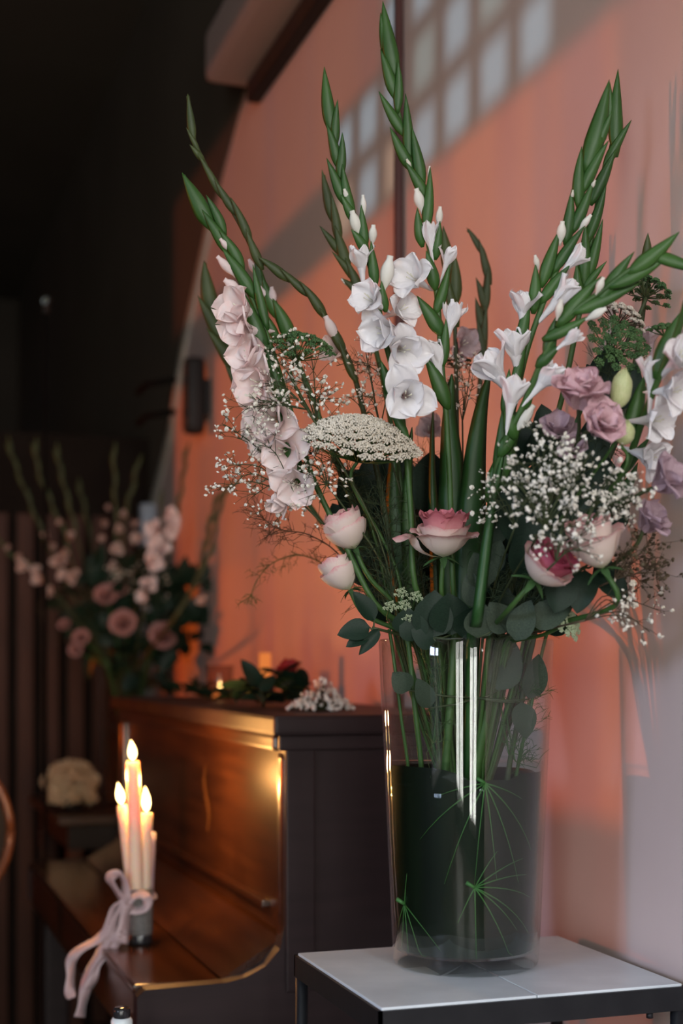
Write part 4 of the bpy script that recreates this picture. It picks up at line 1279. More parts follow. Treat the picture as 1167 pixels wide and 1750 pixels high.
gyp('baby\'s breath spray ending beside the lilac lisianthus', (1000, 900), [(1040, 830), (1060, 850), (1075, 870), (1055, 800), (1035, 860), (1080, 850)], 1.47, 10, br=0.0028, seed=11)
gyp('fine baby\'s breath tips over the pale green sword leaf', (880, 900), [(830, 840), (845, 830), (825, 855), (850, 858), (840, 880)], 1.56, 4, seed=12, br=0.0024)
gyp('brownish dried baby\'s breath spray against orange wall light', (1050, 990), [(1090, 960), (1110, 930), (1080, 990), (1120, 960), (1100, 1000), (1070, 950), (1130, 980)], 1.52, 10, seed=13, sm='stem_brown', bm='stem_brown')
gyp('low sprig of baby\'s breath trailing towards the wall', (1000, 1060), [(1060, 1045), (1100, 1065), (1130, 1045), (1065, 1025), (1110, 1080)], 1.52, 6, seed=14, sm='stem_brown', bm='ammi', spread=0.022)

# ------------------------------------------------------------------ umbels
def umbel(label, pos, axis, R, n_umb, n_fl, mk, dome=0.45, fl=0.0016, name='ammi_umbel', um=0.16, sm='stem', seed=1, stem_r=0.0022, up_only=True):
    q = random.Random(seed)
    pos, axis = Vector(pos), Vector(axis).normalized()
    hub = pos - axis * R * 0.75
    sp_ = stem_points(hub, hub - axis * 0.03)
    root = thing(name, label, 'flower', sp_[-1], 'umbels in the tall vase')
    MB().tube(smoothpath(sp_, 5), stem_r, 7).build('stem', M[sm], root)
    ry, flm = MB(), MB()
    fr = frame(axis, -VIEW, pos)
    for i in range(n_umb):
        rr = sqrt((i + 0.5) / n_umb)
        a = i * 2.39996
        rr = round(rr * 6) / 6 * 0.5 + rr * 0.5      # loose rings
        c = fr @ Vector((R * rr * cos(a), R * rr * sin(a), -dome * R * rr * rr))
        ry.tube([hub, hub.lerp(c, 0.6) - axis * R * 0.06 * rr, c - axis * R * 0.04], [0.0007, 0.0006, 0.0005], 4, cap=False)
        for k in range(n_fl):
            b = k * 2.39996
            s = sqrt((k + 0.5) / n_fl) * um * R
            p = c + (fr.to_3x3() @ Vector((s * cos(b), s * sin(b), um * R * 0.5 * (1 - (s / (um * R)) ** 2)))) + Vector((q.gauss(0, 1), q.gauss(0, 1), q.gauss(0, 1))) * R * 0.008
            if k % 3 == 0:
                ry.tube([c - axis * R * 0.05, p], [0.0003, 0.0002], 3, cap=False)
            e = fl * q.uniform(0.7, 1.2)
            t1 = Vector((q.gauss(0, 1), q.gauss(0, 1), q.gauss(0, 1))).normalized()
            t2 = t1.orthogonal().normalized()
            t3 = t1.cross(t2)
            flm.add([p + t1 * e, p - t1 * e, p + t2 * e, p - t2 * e, p + t3 * e, p - t3 * e],
                    [(0, 2, 4), (2, 1, 4), (1, 3, 4), (3, 0, 4), (2, 0, 5), (1, 2, 5), (3, 1, 5), (0, 3, 5)])
    ry.build('rays', M[sm], root)['kind'] = 'stuff'
    flm.build('florets', M[mk], root, False)['kind'] = 'stuff'
    return root


umbel('broad domed white umbel in the middle of the bouquet', P(622, 718, 1.665), UP * 0.93 - VIEW * 0.36 + RIGHT * 0.16, 0.067, 130, 46, 'ammi', dome=0.44, seed=2, um=0.135, fl=0.0016)
umbel('small flat green umbel above the baby\'s breath tuft', P(512, 572, 1.70), UP * 0.9 - VIEW * 0.35 + RIGHT * 0.1, 0.042, 34, 22, 'umbel_green', dome=0.45, seed=3, um=0.15, fl=0.0017)
umbel('round green umbel facing out beside the pointed yellow bud', P(1062, 582, 1.58), UP * 0.35 - VIEW * 0.85 + RIGHT * 0.25, 0.037, 36, 22, 'umbel_green', dome=0.3, seed=4, um=0.15, fl=0.0016)
umbel('grey white umbel seen side on below the bowing gladiolus', P(1070, 525, 1.64), UP * 0.85 + RIGHT * 0.4 - VIEW * 0.1, 0.030, 30, 20, 'ammi', dome=0.55, seed=5, um=0.15, sm='stem_brown')
umbel('dark backed umbel seen side on near the bowing gladiolus tip', P(1112, 482, 1.66), UP * 0.9 + RIGHT * 0.35 + VIEW * 0.2, 0.030, 30, 20, 'umbel_green', dome=0.6, seed=6, um=0.15, sm='stem_dark')
umbel('little green umbel close to the wall beside the white gladiolus', P(1135, 555, 1.60), UP * 0.95 - VIEW * 0.2, 0.016, 14, 16, 'umbel_green', dome=0.4, seed=7, um=0.22)
umbel('small white lace umbel just over the vase rim', P(978, 1062, 1.58), UP * 0.3 + RIGHT * 0.6 - VIEW * 0.6, 0.018, 20, 18, 'umbel_pale', dome=0.4, seed=8, um=0.22)
umbel('dark lace umbel between the pink lisianthus and the wall light', P(780, 610, 1.9), UP, 0.020, 14, 14, 'fern', dome=0.5, seed=9, um=0.2, sm='stem_dark')
for i, (x, y, lab) in enumerate(((685, 1012, 'topmost of the tiny pale green umbels under the front rose'), (666, 1035, 'tiny pale green umbel nearest the piano'), (690, 1033, 'tiny pale green umbel in the middle of its four'), (697, 1052, 'lowest of the tiny pale green umbels over the rim'), (710, 1018, 'tiny pale green umbel nearest the front rose'))):
    umbel(lab, P(x, y, 1.655), UP * 0.5 - VIEW * 0.8, 0.0075, 10, 8, 'umbel_pale', dome=0.3, seed=20 + i, um=0.3, fl=0.0008, stem_r=0.0009)


# ------------------------------------------------------------------ feathery foliage
def frond(label, pts, d, n=40, ln=0.03, m='fern', seed=1, in_vase=True, curl=0.3, name='fennel_frond'):
    q = random.Random(seed)
    a = [P(x, y, d) for x, y in pts]
    path = smoothpath((a + into_vase(a[-1])) if in_vase else a, 5)
    root = thing(name, label, 'foliage', path[-1], 'feathery greenery in the tall vase')
    MB().tube(path, [0.0005 + 0.0010 * i / len(path) for i in range(len(path))], 5).build('stem', M[m], root)
    nd = MB()
    kmax = max(2, len(smoothpath(a, 5)) - 1)
    for k in range(n):
        i = q.randrange(0, kmax)
        p = path[i]
        v = ((path[max(i - 1, 0)] - path[i + 1]).normalized() + Vector((q.gauss(0, 1), q.gauss(0, 1), q.gauss(0, 1))) * 0.9).normalized()
        L = ln * q.uniform(0.5, 1.1)
        e = p + v * L
        nd.tube([p, p.lerp(e, 0.5) + Vector((q.gauss(0, 1), q.gauss(0, 1), q.gauss(0, 1))) * L * curl * 0.3, e], [0.0005, 0.0004, 0.0002], 3, cap=False)
        for j in range(5):
            c = p.lerp(e, q.uniform(0.3, 0.95))
            w = (v + Vector((q.gauss(0, 1), q.gauss(0, 1), q.gauss(0, 1))) * 0.9).normalized() * L * q.uniform(0.25, 0.5)
            nd.tube([c, c + w * 0.5 + UP * L * 0.03, c + w], [0.00035, 0.0003, 0.00015], 3, cap=False)
    nd.build('needles', M[m], root)['kind'] = 'stuff'
    return root


FR = [('dark fennel fronds filling the gap under the white umbel', [(590, 800), (615, 880), (640, 960), (660, 1040)], 1.74, 70, 0.05), ('dark fennel fronds behind the pale tipped rose', [(610, 830), (625, 930), (650, 1030)], 1.78, 70, 0.05),
      ('fennel fronds low over the vase rim beneath the front rose', [(715, 960), (712, 1010), (705, 1070)], 1.72, 50, 0.035), ('fennel fronds between front rose and eucalyptus', [(860, 920), (850, 980), (835, 1050)], 1.64, 45, 0.04),
      ('fennel fronds over the pale roses on the piano side', [(650, 850), (665, 950), (680, 1050)], 1.70, 60, 0.045), ('fennel fronds deep behind the baby\'s breath cloud', [(950, 830), (920, 930), (880, 1040)], 1.62, 70, 0.05),
      ('fennel fronds behind the lisianthus buds', [(1040, 640), (1020, 760), (980, 900), (920, 1020)], 1.60, 70, 0.04), ('dark fennel fronds at the heart of the bouquet', [(730, 800), (735, 920), (745, 1040)], 1.86, 60, 0.05),
      ('fennel fronds below the magenta hearted rose', [(940, 990), (920, 1030), (890, 1075)], 1.60, 50, 0.04)]
for i, (lab, pts, d, n_, ln) in enumerate(FR):
    frond(lab, pts, d, n_, ln, seed=30 + i)
frond('brown wiry frond reaching out behind the lowest pale rose', [(440, 880), (480, 905), (530, 915), (590, 960)], 1.84, 40, 0.036, m='stem_brown', seed=50)
frond('blurred yellow green dill head dangling over the piano', [(428, 1020), (440, 990), (470, 960), (520, 950), (590, 990)], 1.98, 40, 0.026, m='dill', seed=51, name='dill_sprig')
frond('dark twiggy sprig above the broad white umbel', [(575, 625), (620, 620), (665, 660), (690, 740)], 1.80, 24, 0.03, m='fern', seed=52)

# ------------------------------------------------------------------ broad foliage
def sprig(label, m, leaves, d, kind='oval', sm='stem_dark', name='foliage_sprig', group='leafy sprigs in the tall vase'):
    """leaves: (base x, base y, tip x, tip y, width px, turn): the leaf turns its face by `turn` from the camera"""
    c = P(sum(l[0] for l in leaves) / len(leaves), sum(l[1] for l in leaves) / len(leaves), d)
    sp_ = smoothpath(stem_points(c), 4)
    root = thing(name, label, 'foliage', sp_[-1], group)
    mb = MB().tube(sp_, 0.0018, 6)
    for l in leaves:
        b_ = P(l[0], l[1], d)
        mb.tube([c, c.lerp(b_, 0.5) - UP * 0.002, b_], [0.0014, 0.0012, 0.001], 5)
    mb.build('stem', M[sm], root)
    for l in leaves:
        b_, t_ = P(l[0], l[1], d), P(l[2], l[3], d - 0.01)
        ax = t_ - b_
        up = -VIEW + RIGHT * l[5] + UP * 0.3
        leaf(root, b_, ax, up, ax.length, l[4] / FPX * d, m, kind)
    return root


sprig('grey green eucalyptus sprig with large round leaves over the rim', 'leaf_euc', [(815, 1090, 828, 1032, 58, 0.2), (870, 1080, 838, 1030, 52, -0.2), (860, 1045, 905, 1082, 50, 0.3)], 1.60, 'round')
sprig('eucalyptus sprig with broad pale leaves below the magenta hearted rose', 'leaf_euc', [(905, 1065, 980, 1030, 52, 0.1), (880, 1095, 905, 1025, 50, -0.3)], 1.57, 'round')
sprig('upright eucalyptus sprig beside the front rose', 'leaf_euc', [(832, 1005, 812, 945, 56, 0.1), (830, 980, 858, 925, 46, 0.4), (815, 1040, 800, 975, 40, -0.4), (845, 930, 850, 895, 36, 0.2)], 1.62, 'round')
sprig('dark rose leaves poking out over the piano side of the rim', 'leaf_dark', [(632, 1072, 578, 1082, 40, 0.1), (630, 1085, 592, 1102, 26, -0.2), (648, 1075, 615, 1118, 22, 0.3), (640, 1060, 608, 1010, 34, 0.2)], 1.68)
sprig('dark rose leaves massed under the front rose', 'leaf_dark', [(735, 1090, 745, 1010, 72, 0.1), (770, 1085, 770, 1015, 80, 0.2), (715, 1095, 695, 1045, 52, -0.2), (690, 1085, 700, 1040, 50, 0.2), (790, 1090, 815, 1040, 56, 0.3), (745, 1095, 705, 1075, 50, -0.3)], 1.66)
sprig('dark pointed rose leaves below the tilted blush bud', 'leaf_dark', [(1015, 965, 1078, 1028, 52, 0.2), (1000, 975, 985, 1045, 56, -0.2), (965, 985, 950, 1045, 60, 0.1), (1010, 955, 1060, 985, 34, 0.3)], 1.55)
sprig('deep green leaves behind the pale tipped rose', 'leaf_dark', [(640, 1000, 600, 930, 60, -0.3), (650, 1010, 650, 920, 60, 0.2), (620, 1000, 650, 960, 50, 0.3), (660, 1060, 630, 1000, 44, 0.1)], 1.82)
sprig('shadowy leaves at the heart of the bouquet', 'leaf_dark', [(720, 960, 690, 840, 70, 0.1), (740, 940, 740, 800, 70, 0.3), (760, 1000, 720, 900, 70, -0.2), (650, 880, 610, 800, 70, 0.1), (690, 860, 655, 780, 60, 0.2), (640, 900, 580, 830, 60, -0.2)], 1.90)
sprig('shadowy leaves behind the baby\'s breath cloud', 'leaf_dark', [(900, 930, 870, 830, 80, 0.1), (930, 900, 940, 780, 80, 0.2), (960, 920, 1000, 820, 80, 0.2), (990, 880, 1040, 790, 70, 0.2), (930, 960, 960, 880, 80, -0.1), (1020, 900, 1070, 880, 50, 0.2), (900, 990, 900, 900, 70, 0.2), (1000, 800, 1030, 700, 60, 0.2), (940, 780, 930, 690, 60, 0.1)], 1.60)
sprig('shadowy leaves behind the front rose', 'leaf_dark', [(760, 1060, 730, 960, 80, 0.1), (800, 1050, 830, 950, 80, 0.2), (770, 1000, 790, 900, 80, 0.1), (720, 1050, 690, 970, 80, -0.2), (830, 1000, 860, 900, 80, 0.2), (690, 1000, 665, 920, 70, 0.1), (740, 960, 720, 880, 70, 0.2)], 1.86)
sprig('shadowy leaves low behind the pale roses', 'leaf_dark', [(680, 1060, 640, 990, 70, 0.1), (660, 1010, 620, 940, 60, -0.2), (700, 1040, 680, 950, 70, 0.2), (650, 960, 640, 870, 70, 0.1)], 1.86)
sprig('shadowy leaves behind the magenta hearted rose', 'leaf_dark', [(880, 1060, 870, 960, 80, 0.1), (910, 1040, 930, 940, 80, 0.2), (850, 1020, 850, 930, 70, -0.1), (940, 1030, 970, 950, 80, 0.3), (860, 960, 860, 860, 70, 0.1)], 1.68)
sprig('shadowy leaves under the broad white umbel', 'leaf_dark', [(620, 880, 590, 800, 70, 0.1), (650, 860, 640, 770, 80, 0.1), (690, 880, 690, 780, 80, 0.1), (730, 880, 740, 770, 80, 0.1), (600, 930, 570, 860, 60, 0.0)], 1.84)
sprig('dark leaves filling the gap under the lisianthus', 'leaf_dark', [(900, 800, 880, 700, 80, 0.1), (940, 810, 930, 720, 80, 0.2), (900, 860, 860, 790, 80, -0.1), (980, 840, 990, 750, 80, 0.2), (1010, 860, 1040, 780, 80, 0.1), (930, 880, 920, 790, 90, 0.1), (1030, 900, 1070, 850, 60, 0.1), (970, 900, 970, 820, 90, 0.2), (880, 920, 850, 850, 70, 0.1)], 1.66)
sprig('dark leaves over the rim in front of the wall', 'leaf_dark', [(900, 1080, 940, 1010, 60, 0.1), (930, 1075, 985, 1050, 46, 0.2), (850, 1085, 870, 1005, 60, 0.2)], 1.64)
sprig('dark leaves under the green umbel facing out', 'leaf_dark', [(1040, 720, 1010, 620, 60, 0.1), (1060, 700, 1090, 620, 50, 0.2), (1020, 660, 1050, 590, 50, 0.1)], 1.64)
sprig('eucalyptus leaves pressed against the inside of the glass', 'leaf_euc', [(850, 1180, 880, 1095, 62, 0.2), (905, 1195, 925, 1120, 50, 0.5), (890, 1200, 902, 1262, 46, 0.3), (700, 1180, 672, 1150, 40, -0.3), (735, 1210, 715, 1160, 36, 0.1)], 1.685, 'round')
# bare cut stems standing in the upper half of the glass
for i, (x0, x1, r, m, lab) in enumerate(((672, 700, 0.0022, 'stem', 'slim cut stem nearest the piano side of the glass'), (700, 722, 0.0034, 'stem', 'forked cut stem on the piano side of the glass'), (742, 752, 0.0022, 'stem_dark', 'thin dark cut stem beside the forked one'),
                                          (775, 760, 0.0055, 'stem', 'thick pale green cut stem left of the window reflection'), (846, 812, 0.0060, 'stem', 'thick slanting green cut stem right of the window reflection'), (832, 824, 0.0018, 'stem', 'thread thin cut stem by the window reflection'),
                                          (905, 866, 0.0035, 'stem_dark', 'slanting cut stem near the wall side of the glass'), (925, 880, 0.0022, 'stem', 'outermost slanting cut stem on the wall side'))):
    t = MB().tube(smoothpath([P(x0 + (x0 - x1) * 0.25, 1075, 1.70), P(x0, 1120, 1.70), P((x0 + x1) / 2, 1230, 1.70), P(x1, 1340, 1.71), P(x1 - (x0 - x1) * 0.6, 1600, 1.73)], 4), r, 8)
    o = t.build('cut_stem', M[m])
    tag(o, lab, 'stem', 'cut stems in the glass')
for i, (pts, lab) in enumerate((([(880, 1130), (885, 1200), (870, 1290)], 'tangle of fine fronds inside the glass on the wall side'), ([(730, 1120), (745, 1190), (742, 1270)], 'tangle of fine fronds inside the glass on the piano side'), ([(905, 1180), (900, 1240), (880, 1300)], 'second tangle of fine fronds behind the wall side glass'))):
    frond(lab, pts, 1.70, 40, 0.035, m='stem', seed=60 + i)

# ------------------------------------------------------------------ things on the piano top
def on_top(px, x):
    """point of the piano top seen in column px, x metres towards the wall"""
    k = (px - 583.5) / FPX
    c_, s_ = cos(YAW), sin(YAW)
    y = (x * c_ - k * x * s_) / (s_ + k * c_)
    return Vector((x, y, PTOP))


q = on_top(376, 0.72)
vt = thing('votive_glass', 'small clear votive tumbler on the piano top beside the garland', 'glass', q)
MB().lathe([(0, 0.0), (0.024, 0.0), (0.030, 0.075), (0.0285, 0.075), (0.023, 0.006), (0, 0.006)], q, 28).build('tumbler', M['votive'], vt)
tl = thing('tealight', 'glowing tealight inside the clear votive tumbler', 'candle', q + Vector((0, 0, 0.007)))
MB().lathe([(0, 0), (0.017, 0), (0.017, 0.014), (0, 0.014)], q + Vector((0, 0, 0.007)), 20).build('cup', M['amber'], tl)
MB().tube([q + Vector((0, 0, 0.021)), q + Vector((0, 0, 0.03)), q + Vector((0, 0, 0.040))], [0.003, 0.0035, 0.0004], 8).build('flame', M['flame'], tl)
q = on_top(453, 0.78)
ah = thing('amber_votive', 'narrow amber glass votive glowing behind the red flower', 'candle', q)
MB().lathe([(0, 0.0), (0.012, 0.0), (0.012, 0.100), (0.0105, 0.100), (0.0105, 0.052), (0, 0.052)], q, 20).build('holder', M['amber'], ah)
MB().lathe([(0, -0.001), (0.020, -0.001), (0.020, 0.038), (0.0125, 0.044), (0.0125, 0.001)], q, 20).build('stand', M['black'], ah)


def top_sprig(label, px, x, n, ln, m, seed, z=0.02, name='garland_sprig'):
    g = random.Random(seed)
    c = on_top(px, x)
    root = thing(name, label, 'foliage', c, 'greenery on the piano top')
    pts = [c + Vector((g.uniform(-0.03, 0.03), -0.09, 0.006)), c + Vector((0, 0, z)), c + Vector((g.uniform(-0.03, 0.03), 0.10, 0.012))]
    path = smoothpath(pts, 5)
    MB().tube(path, 0.002, 6).build('stem', M['stem_dark'], root)
    for k in range(n):
        p = path[g.randrange(len(path))]
        v = Vector((g.gauss(-0.1, 0.9), g.gauss(0, 0.8), abs(g.gauss(0.4, 0.4)) + 0.05))
        leaf(root, p, v, UP + Vector((g.gauss(0, 0.4), g.gauss(0, 0.4), 0)), ln * g.uniform(0.7, 1.2), ln * g.uniform(0.4, 0.6), m)
    return root


for i, (px, x, n_, ln, z, lab) in enumerate(((320, 0.66, 14, 0.045, 0.02, 'dark garland sprig at the far end of the piano top'), (350, 0.70, 12, 0.045, 0.02, 'dark garland sprig beside the votive tumbler'), (405, 0.66, 14, 0.045, 0.025, 'dark garland sprig between tumbler and amber votive'),
                                             (440, 0.64, 16, 0.05, 0.04, 'garland sprig spilling over the front edge of the piano top'), (475, 0.70, 18, 0.055, 0.06, 'tallest leafy garland sprig, under the red flower'), (520, 0.72, 16, 0.05, 0.04, 'leafy garland sprig beside the white blossom heap'))):
    top_sprig(lab, px, x, n_, ln, 'leaf_dark', 70 + i, z)
# red flower lying on the garland
q = on_top(497, 0.72) + Vector((0, 0, 0.055))
rf = thing('red_flower', 'deep red flower lying on the piano garland', 'flower', q - Vector((0, 0, 0.05)))
bs = frame(Vector((-0.3, -0.3, 0.8)), UP, q - rf.location)
for ly in range(2):
    for k in range(6):
        link('petal', petal(('open_out', 'open_in')[ly], 'red'), rf, bs @ Matrix.Rotation(k * pi / 3 + ly * 0.5, 4, 'Z') @ Matrix.Diagonal((0.036, 0.032, 0.032, 1)))
MB().tube([q, q - Vector((-0.01, 0.03, 0.03)), q - Vector((-0.01, 0.09, 0.05))], 0.002, 6).build('stem', M['stem_dark'], rf)
# heap of baby's breath on the near corner of the piano
g = random.Random(91)
c = on_top(552, 0.70)
hp = thing('babys_breath_heap', 'heap of pinkish white baby\'s breath lying on the near corner of the piano', 'flower', c)
bl, st = MB(), MB()
for k in range(230):
    a, r = g.uniform(0, 6.28), sqrt(g.random())
    p = c + Vector((0.055 * r * cos(a), 0.055 * r * sin(a) + 0.01, 0)) + UP * (0.004 + 0.060 * (1 - r) * g.random() ** 0.6)
    st.tube([c + Vector((g.uniform(-0.02, 0.02), g.uniform(-0.02, 0.02), 0.002)), p], [0.0005, 0.0003], 3, cap=False)
    blossom(bl, p, 0.0042 * g.uniform(0.6, 1.1), g)
st.build('stems', M['stem_dark'], hp)['kind'] = 'stuff'
bl.build('blossoms', M['gyp'], hp, False)['kind'] = 'stuff'

# ------------------------------------------------------------------ console with the second bouquet
CX0, CX1, CY0, CY1, CZ = 0.49, 0.905, 3.81, 4.52, 0.78
ct = thing('console_table', 'low dim wooden console in the corner by the slatted screen', 'table', (0.7, 4.15, 0))
MB().bbox((CX0, CY0, CZ - 0.022), (CX1, CY1, CZ), 0.005).build('table_top', M['console'], ct, False)
MB().bbox((CX0 + 0.03, CY0 + 0.03, CZ - 0.09), (CX1 - 0.03, CY1 - 0.03, CZ - 0.022), 0.003).build('apron', M['black'], ct, False)
for a in (CX0 + 0.03, CX1 - 0.07):
    for b in (CY0 + 0.03, CY1 - 0.07):
        MB().bbox((a, b, 0), (a + 0.04, b + 0.04, CZ - 0.09), 0.004).build('leg', M['slat'], ct, False)

V2 = P(226, 1377, 4.15)
V2.z = CZ
v2 = thing('glass_vase', 'blurred glass vase behind the candle flames, on the corner console', 'vase', V2)
MB().lathe([(0, 0), (0.078, 0.0), (0.082, 0.006), (0.100, VH), (0.097, VH), (0.079, 0.014), (0, 0.014)], V2, 40).build('wall', M['glass'], v2)
tag(MB().lathe([(0, 0.015), (0.077, 0.015), (0.088, 0.22), (0, 0.22)], V2, 40).build('water', M['water']), 'water in the blurred vase on the corner console', 'water')

# dome of cream hydrangea on the console
hc = P(121, 1348, 3.97)
hc.z = CZ + 0.068
hy = thing('hydrangea_head', 'cream hydrangea head in a dark pot on the console corner', 'flower', Vector((hc.x, hc.y, CZ)))
MB().lathe([(0, 0), (0.03, 0), (0.036, 0.03), (0.034, 0.03), (0, 0.03)], Vector((hc.x, hc.y, CZ)), 20).build('pot', M['black'], hy)
g = random.Random(5)
mb = MB()
for k in range(260):
    z = 1 - 1.7 * (k + 0.5) / 260
    a = k * 2.39996
    r = sqrt(max(0, 1 - z * z))
    dv = Vector((r * cos(a), r * sin(a), z))
    lump = 1 + 0.14 * sin(4 * a + 5 * z) + 0.08 * sin(9 * z)
    blossom(mb, hc + Vector((dv.x * 0.068, dv.y * 0.068, dv.z * 0.060)) * lump, 0.011 * g.uniform(0.8, 1.15), g)
mb.build('blossoms', M['hydrangea'], hy, False)['kind'] = 'stuff'


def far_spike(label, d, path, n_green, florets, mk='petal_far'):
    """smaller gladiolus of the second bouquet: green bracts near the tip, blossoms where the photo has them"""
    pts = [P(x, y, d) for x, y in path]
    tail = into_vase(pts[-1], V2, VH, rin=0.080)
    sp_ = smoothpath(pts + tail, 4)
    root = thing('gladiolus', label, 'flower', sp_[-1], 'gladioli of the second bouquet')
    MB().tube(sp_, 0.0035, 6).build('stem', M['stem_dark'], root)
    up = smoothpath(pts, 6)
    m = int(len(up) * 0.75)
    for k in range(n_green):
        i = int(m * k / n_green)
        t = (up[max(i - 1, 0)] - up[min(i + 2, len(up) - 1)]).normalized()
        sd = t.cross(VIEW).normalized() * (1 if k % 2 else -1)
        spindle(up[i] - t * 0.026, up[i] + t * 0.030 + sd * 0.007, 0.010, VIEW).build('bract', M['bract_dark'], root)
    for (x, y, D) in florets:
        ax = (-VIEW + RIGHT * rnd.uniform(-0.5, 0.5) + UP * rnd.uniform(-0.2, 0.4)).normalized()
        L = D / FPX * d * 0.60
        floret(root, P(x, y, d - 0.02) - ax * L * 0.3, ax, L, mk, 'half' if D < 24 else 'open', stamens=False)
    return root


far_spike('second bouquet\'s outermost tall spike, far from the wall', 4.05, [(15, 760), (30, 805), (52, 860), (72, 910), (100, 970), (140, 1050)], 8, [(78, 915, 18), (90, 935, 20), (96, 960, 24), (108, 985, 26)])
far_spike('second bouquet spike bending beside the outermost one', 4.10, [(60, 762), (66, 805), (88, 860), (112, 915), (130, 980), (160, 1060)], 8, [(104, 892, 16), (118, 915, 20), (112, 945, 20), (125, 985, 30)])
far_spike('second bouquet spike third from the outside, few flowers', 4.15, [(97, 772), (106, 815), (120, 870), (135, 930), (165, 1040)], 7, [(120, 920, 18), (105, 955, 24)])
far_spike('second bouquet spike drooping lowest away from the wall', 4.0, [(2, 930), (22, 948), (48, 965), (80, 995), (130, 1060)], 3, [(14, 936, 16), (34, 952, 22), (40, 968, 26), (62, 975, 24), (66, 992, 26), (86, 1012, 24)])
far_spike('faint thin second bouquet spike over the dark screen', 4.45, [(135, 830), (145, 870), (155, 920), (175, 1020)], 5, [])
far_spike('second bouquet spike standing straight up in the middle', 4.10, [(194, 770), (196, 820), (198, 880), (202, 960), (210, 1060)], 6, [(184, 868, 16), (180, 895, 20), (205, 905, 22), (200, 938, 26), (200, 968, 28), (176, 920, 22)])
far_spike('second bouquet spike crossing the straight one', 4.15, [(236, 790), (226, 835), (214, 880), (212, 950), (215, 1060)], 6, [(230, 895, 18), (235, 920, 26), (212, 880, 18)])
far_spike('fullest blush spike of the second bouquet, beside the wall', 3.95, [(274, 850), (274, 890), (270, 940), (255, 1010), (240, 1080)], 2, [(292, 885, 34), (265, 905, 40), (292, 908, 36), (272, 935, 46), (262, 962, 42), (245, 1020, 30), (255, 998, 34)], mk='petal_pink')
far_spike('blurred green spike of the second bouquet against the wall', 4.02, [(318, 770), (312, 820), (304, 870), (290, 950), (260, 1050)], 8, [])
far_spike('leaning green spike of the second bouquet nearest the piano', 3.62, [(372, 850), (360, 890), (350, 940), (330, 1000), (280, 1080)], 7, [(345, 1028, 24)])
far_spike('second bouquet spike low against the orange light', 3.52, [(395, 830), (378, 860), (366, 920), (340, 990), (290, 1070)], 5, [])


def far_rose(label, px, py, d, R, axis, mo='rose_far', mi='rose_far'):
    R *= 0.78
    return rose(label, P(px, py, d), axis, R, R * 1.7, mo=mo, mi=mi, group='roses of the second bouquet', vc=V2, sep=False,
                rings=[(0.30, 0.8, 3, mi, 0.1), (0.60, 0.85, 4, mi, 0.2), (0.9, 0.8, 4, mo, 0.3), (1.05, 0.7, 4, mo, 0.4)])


far_rose('dusky pink rose facing out under the blurred blossoms', 212, 1068, 3.98, 0.034, -VIEW + UP * 0.3)
far_rose('peach pink rose facing out nearest the piano in the second bouquet', 278, 1090, 3.98, 0.036, -VIEW + UP * 0.35 + RIGHT * 0.2)
far_rose('small dusky rose beside the straight spike', 183, 1022, 4.02, 0.030, -VIEW + UP * 0.6)
far_rose('small peach rose beside the dusky one', 205, 1010, 4.04, 0.024, -VIEW + UP * 0.6)
far_rose('little peach rose low on the dark side of the second bouquet', 140, 1092, 4.0, 0.022, -VIEW + UP * 0.4)
far_rose('lowest little peach rose of the second bouquet', 130, 1112, 4.0, 0.018, -VIEW + UP * 0.2)
far_rose('tiny peach bud above the lowest little rose', 111, 1070, 4.0, 0.016, -VIEW + UP * 0.5)
far_rose('red toned rose in the shade by the wall side', 302, 995, 4.1, 0.024, -VIEW + UP * 0.4)
g = random.Random(17)
def far_sprig(label, px, py, d, n_, ln, m='leaf_dark', spread=0.07):
    c = P(px, py, d)
    sp_ = smoothpath(stem_points(c, None, V2, rin=0.08), 4)
    root = thing('foliage_sprig', label, 'foliage', sp_[-1], 'leaves of the second bouquet')
    MB().tube(sp_, 0.0025, 6).build('stem', M['stem_dark'], root)
    for k in range(n_):
        v = Vector((g.gauss(0, 1), g.gauss(0, 1), g.gauss(0.2, 1))).normalized()
        leaf(root, c + v * spread * g.uniform(0.1, 0.9), v + UP * 0.3, -VIEW + Vector((g.gauss(0, 0.4), 0, g.gauss(0, 0.4))), ln * g.uniform(0.7, 1.2), ln * g.uniform(0.45, 0.7), m)
for px, py, lab in ((160, 1080, 'dark leaves below the drooping spike of the second bouquet'), (200, 1110, 'dark leaves over the second vase\'s rim'), (250, 1125, 'dark leaves under the peach pink rose'), (290, 1060, 'dark leaves beside the peach pink rose'),
                    (240, 1050, 'dark leaves between the two facing roses'), (310, 1010, 'dark leaves by the wall in the second bouquet'), (320, 1080, 'dark leaves nearest the piano in the second bouquet'), (150, 1010, 'dark leaves behind the drooping blossoms'),
                    (230, 990, 'dark leaves behind the straight spike'), (275, 1010, 'dark leaves under the fullest blush spike'), (190, 1060, 'dark leaves beside the dusky pink rose')):
    far_sprig(lab, px, py, 3.98 if px > 285 else 4.08, 18, 0.07)
gyp('baby\'s breath haze on the dark side of the second bouquet', (170, 1090), [(90, 1030), (120, 1050), (100, 1070), (150, 1040), (130, 1020), (85, 1000)], 4.02, 7, br=0.004, seed=81, in_vase=False, spread=0.08, group='baby\'s breath of the second bouquet', bm='stem_brown')
gyp('baby\'s breath haze under the fullest blush spike', (230, 1060), [(250, 985), (270, 1000), (240, 1000), (225, 980)], 4.0, 8, br=0.004, seed=82, in_vase=False, spread=0.07, group='baby\'s breath of the second bouquet', bm='ammi')

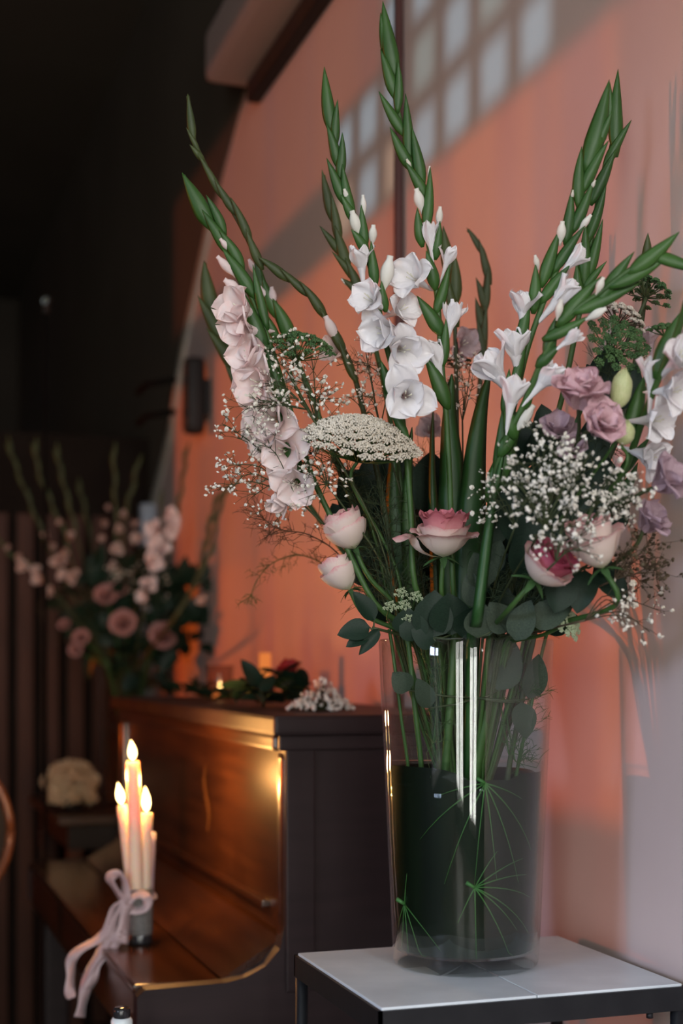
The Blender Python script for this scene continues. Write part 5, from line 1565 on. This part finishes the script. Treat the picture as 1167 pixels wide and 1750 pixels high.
# ------------------------------------------------------------------ dim things at the dark side of the room
q = P(78, 516, 3.62)
ms = thing('microphone_stand', 'slim black microphone stand almost lost in the dark before the piano', 'stand', (q.x, q.y, 0))
MB().lathe([(0, 0), (0.075, 0), (0.078, 0.006), (0.07, 0.016), (0.012, 0.024), (0, 0.024)], (q.x, q.y, 0), 28).build('base', M['black'], ms)
MB().tube([(q.x, q.y, 0.02), (q.x, q.y, q.z - 0.03)], 0.0050, 10).build('pole', M['soot'], ms)
MB().tube([(q.x, q.y, q.z - 0.03), q, q + RIGHT * 0.012 + UP * 0.012], [0.009, 0.010, 0.006], 10).build('clip', M['black'], ms)
cc = q + RIGHT * 0.002 - VIEW * 0.012
MB().tube([cc + RIGHT * (0.006 * cos(a)) + UP * (0.008 * sin(a)) + RIGHT * 0.003 * sin(a) for a in [2 * pi * k / 20 for k in range(21)]], 0.0012, 6).build('ring', mat('ring_steel', (0.4, 0.5, 0.5), rough=0.3, metal=1.0), ms)

ch = thing('wooden_chair', 'dark bentwood chair with a hooped back drawn up to the piano', 'chair', (0.07, 3.20, 0))
cxx, cyy = 0.07, 3.20
MB().lathe([(0, 0), (0.19, 0), (0.20, 0.012), (0.19, 0.026), (0, 0.026)], (cxx, cyy, 0.43), 32).build('seat', M['chair'], ch)
for dx, dy in ((0.13, 0.13), (-0.13, 0.13), (0.13, -0.13), (-0.13, -0.13)):
    MB().tube([(cxx + dx, cyy + dy, 0.43), (cxx + dx * 1.25, cyy + dy * 1.25, 0.0)], [0.016, 0.012], 10).build('leg', M['chair'], ch)
mc = P(-128, 1420, 2.90)
ring = [mc + (RIGHT * cos(a) + UP * sin(a)) * 0.174 for a in [2 * pi * k / 40 for k in range(41)]]
MB().tube(ring, 0.0095, 10).build('back_ring', M['chair'], ch)
for sgn in (-0.06, 0.06):
    MB().tube([mc + RIGHT * sgn - UP * 0.163, mc + RIGHT * sgn * 0.9 - UP * 0.3, Vector((cxx, cyy, 0.45)) + RIGHT * sgn * 0.8], 0.010, 8).build('back_post', M['chair'], ch)
link('back_panel', MB().lathe([(0, -0.004), (0.167, -0.004), (0.167, 0.004), (0, 0.004)], (0, 0, 0), 32).mesh('back_panel', M['black']), ch, frame(-VIEW, UP, mc - ch.location))

q = P(208, 1732, 1.90)
st_ = thing('side_stool', 'small dark round stool below the near corner of the piano', 'stool', (q.x, q.y, 0))
SZ = q.z - 0.045
MB().lathe([(0, -0.02), (0.05, -0.02), (0.05, 0), (0, 0)], (q.x, q.y, SZ), 24).build('seat', M['black'], st_)
for k in range(3):
    a = 2.1 * k + 0.4
    MB().tube([(q.x + 0.03 * cos(a), q.y + 0.03 * sin(a), SZ - 0.02), (q.x + 0.10 * cos(a), q.y + 0.10 * sin(a), 0)], 0.007, 8).build('leg', M['black'], st_)
jr = thing('lidded_jar', 'small white jar with a dark glossy lid at the bottom frame edge', 'jar', (q.x, q.y, SZ))
MB().lathe([(0, 0), (0.013, 0), (0.015, 0.006), (0.0145, 0.036), (0.012, 0.040), (0, 0.040)], (q.x, q.y, SZ), 24).build('body', M['white_pot'], jr)
MB().lathe([(0.011, 0.040), (0.0115, 0.041), (0.0115, 0.050), (0.010, 0.053), (0, 0.053)], (q.x, q.y, SZ), 24).build('lid', M['jar_glass'], jr)
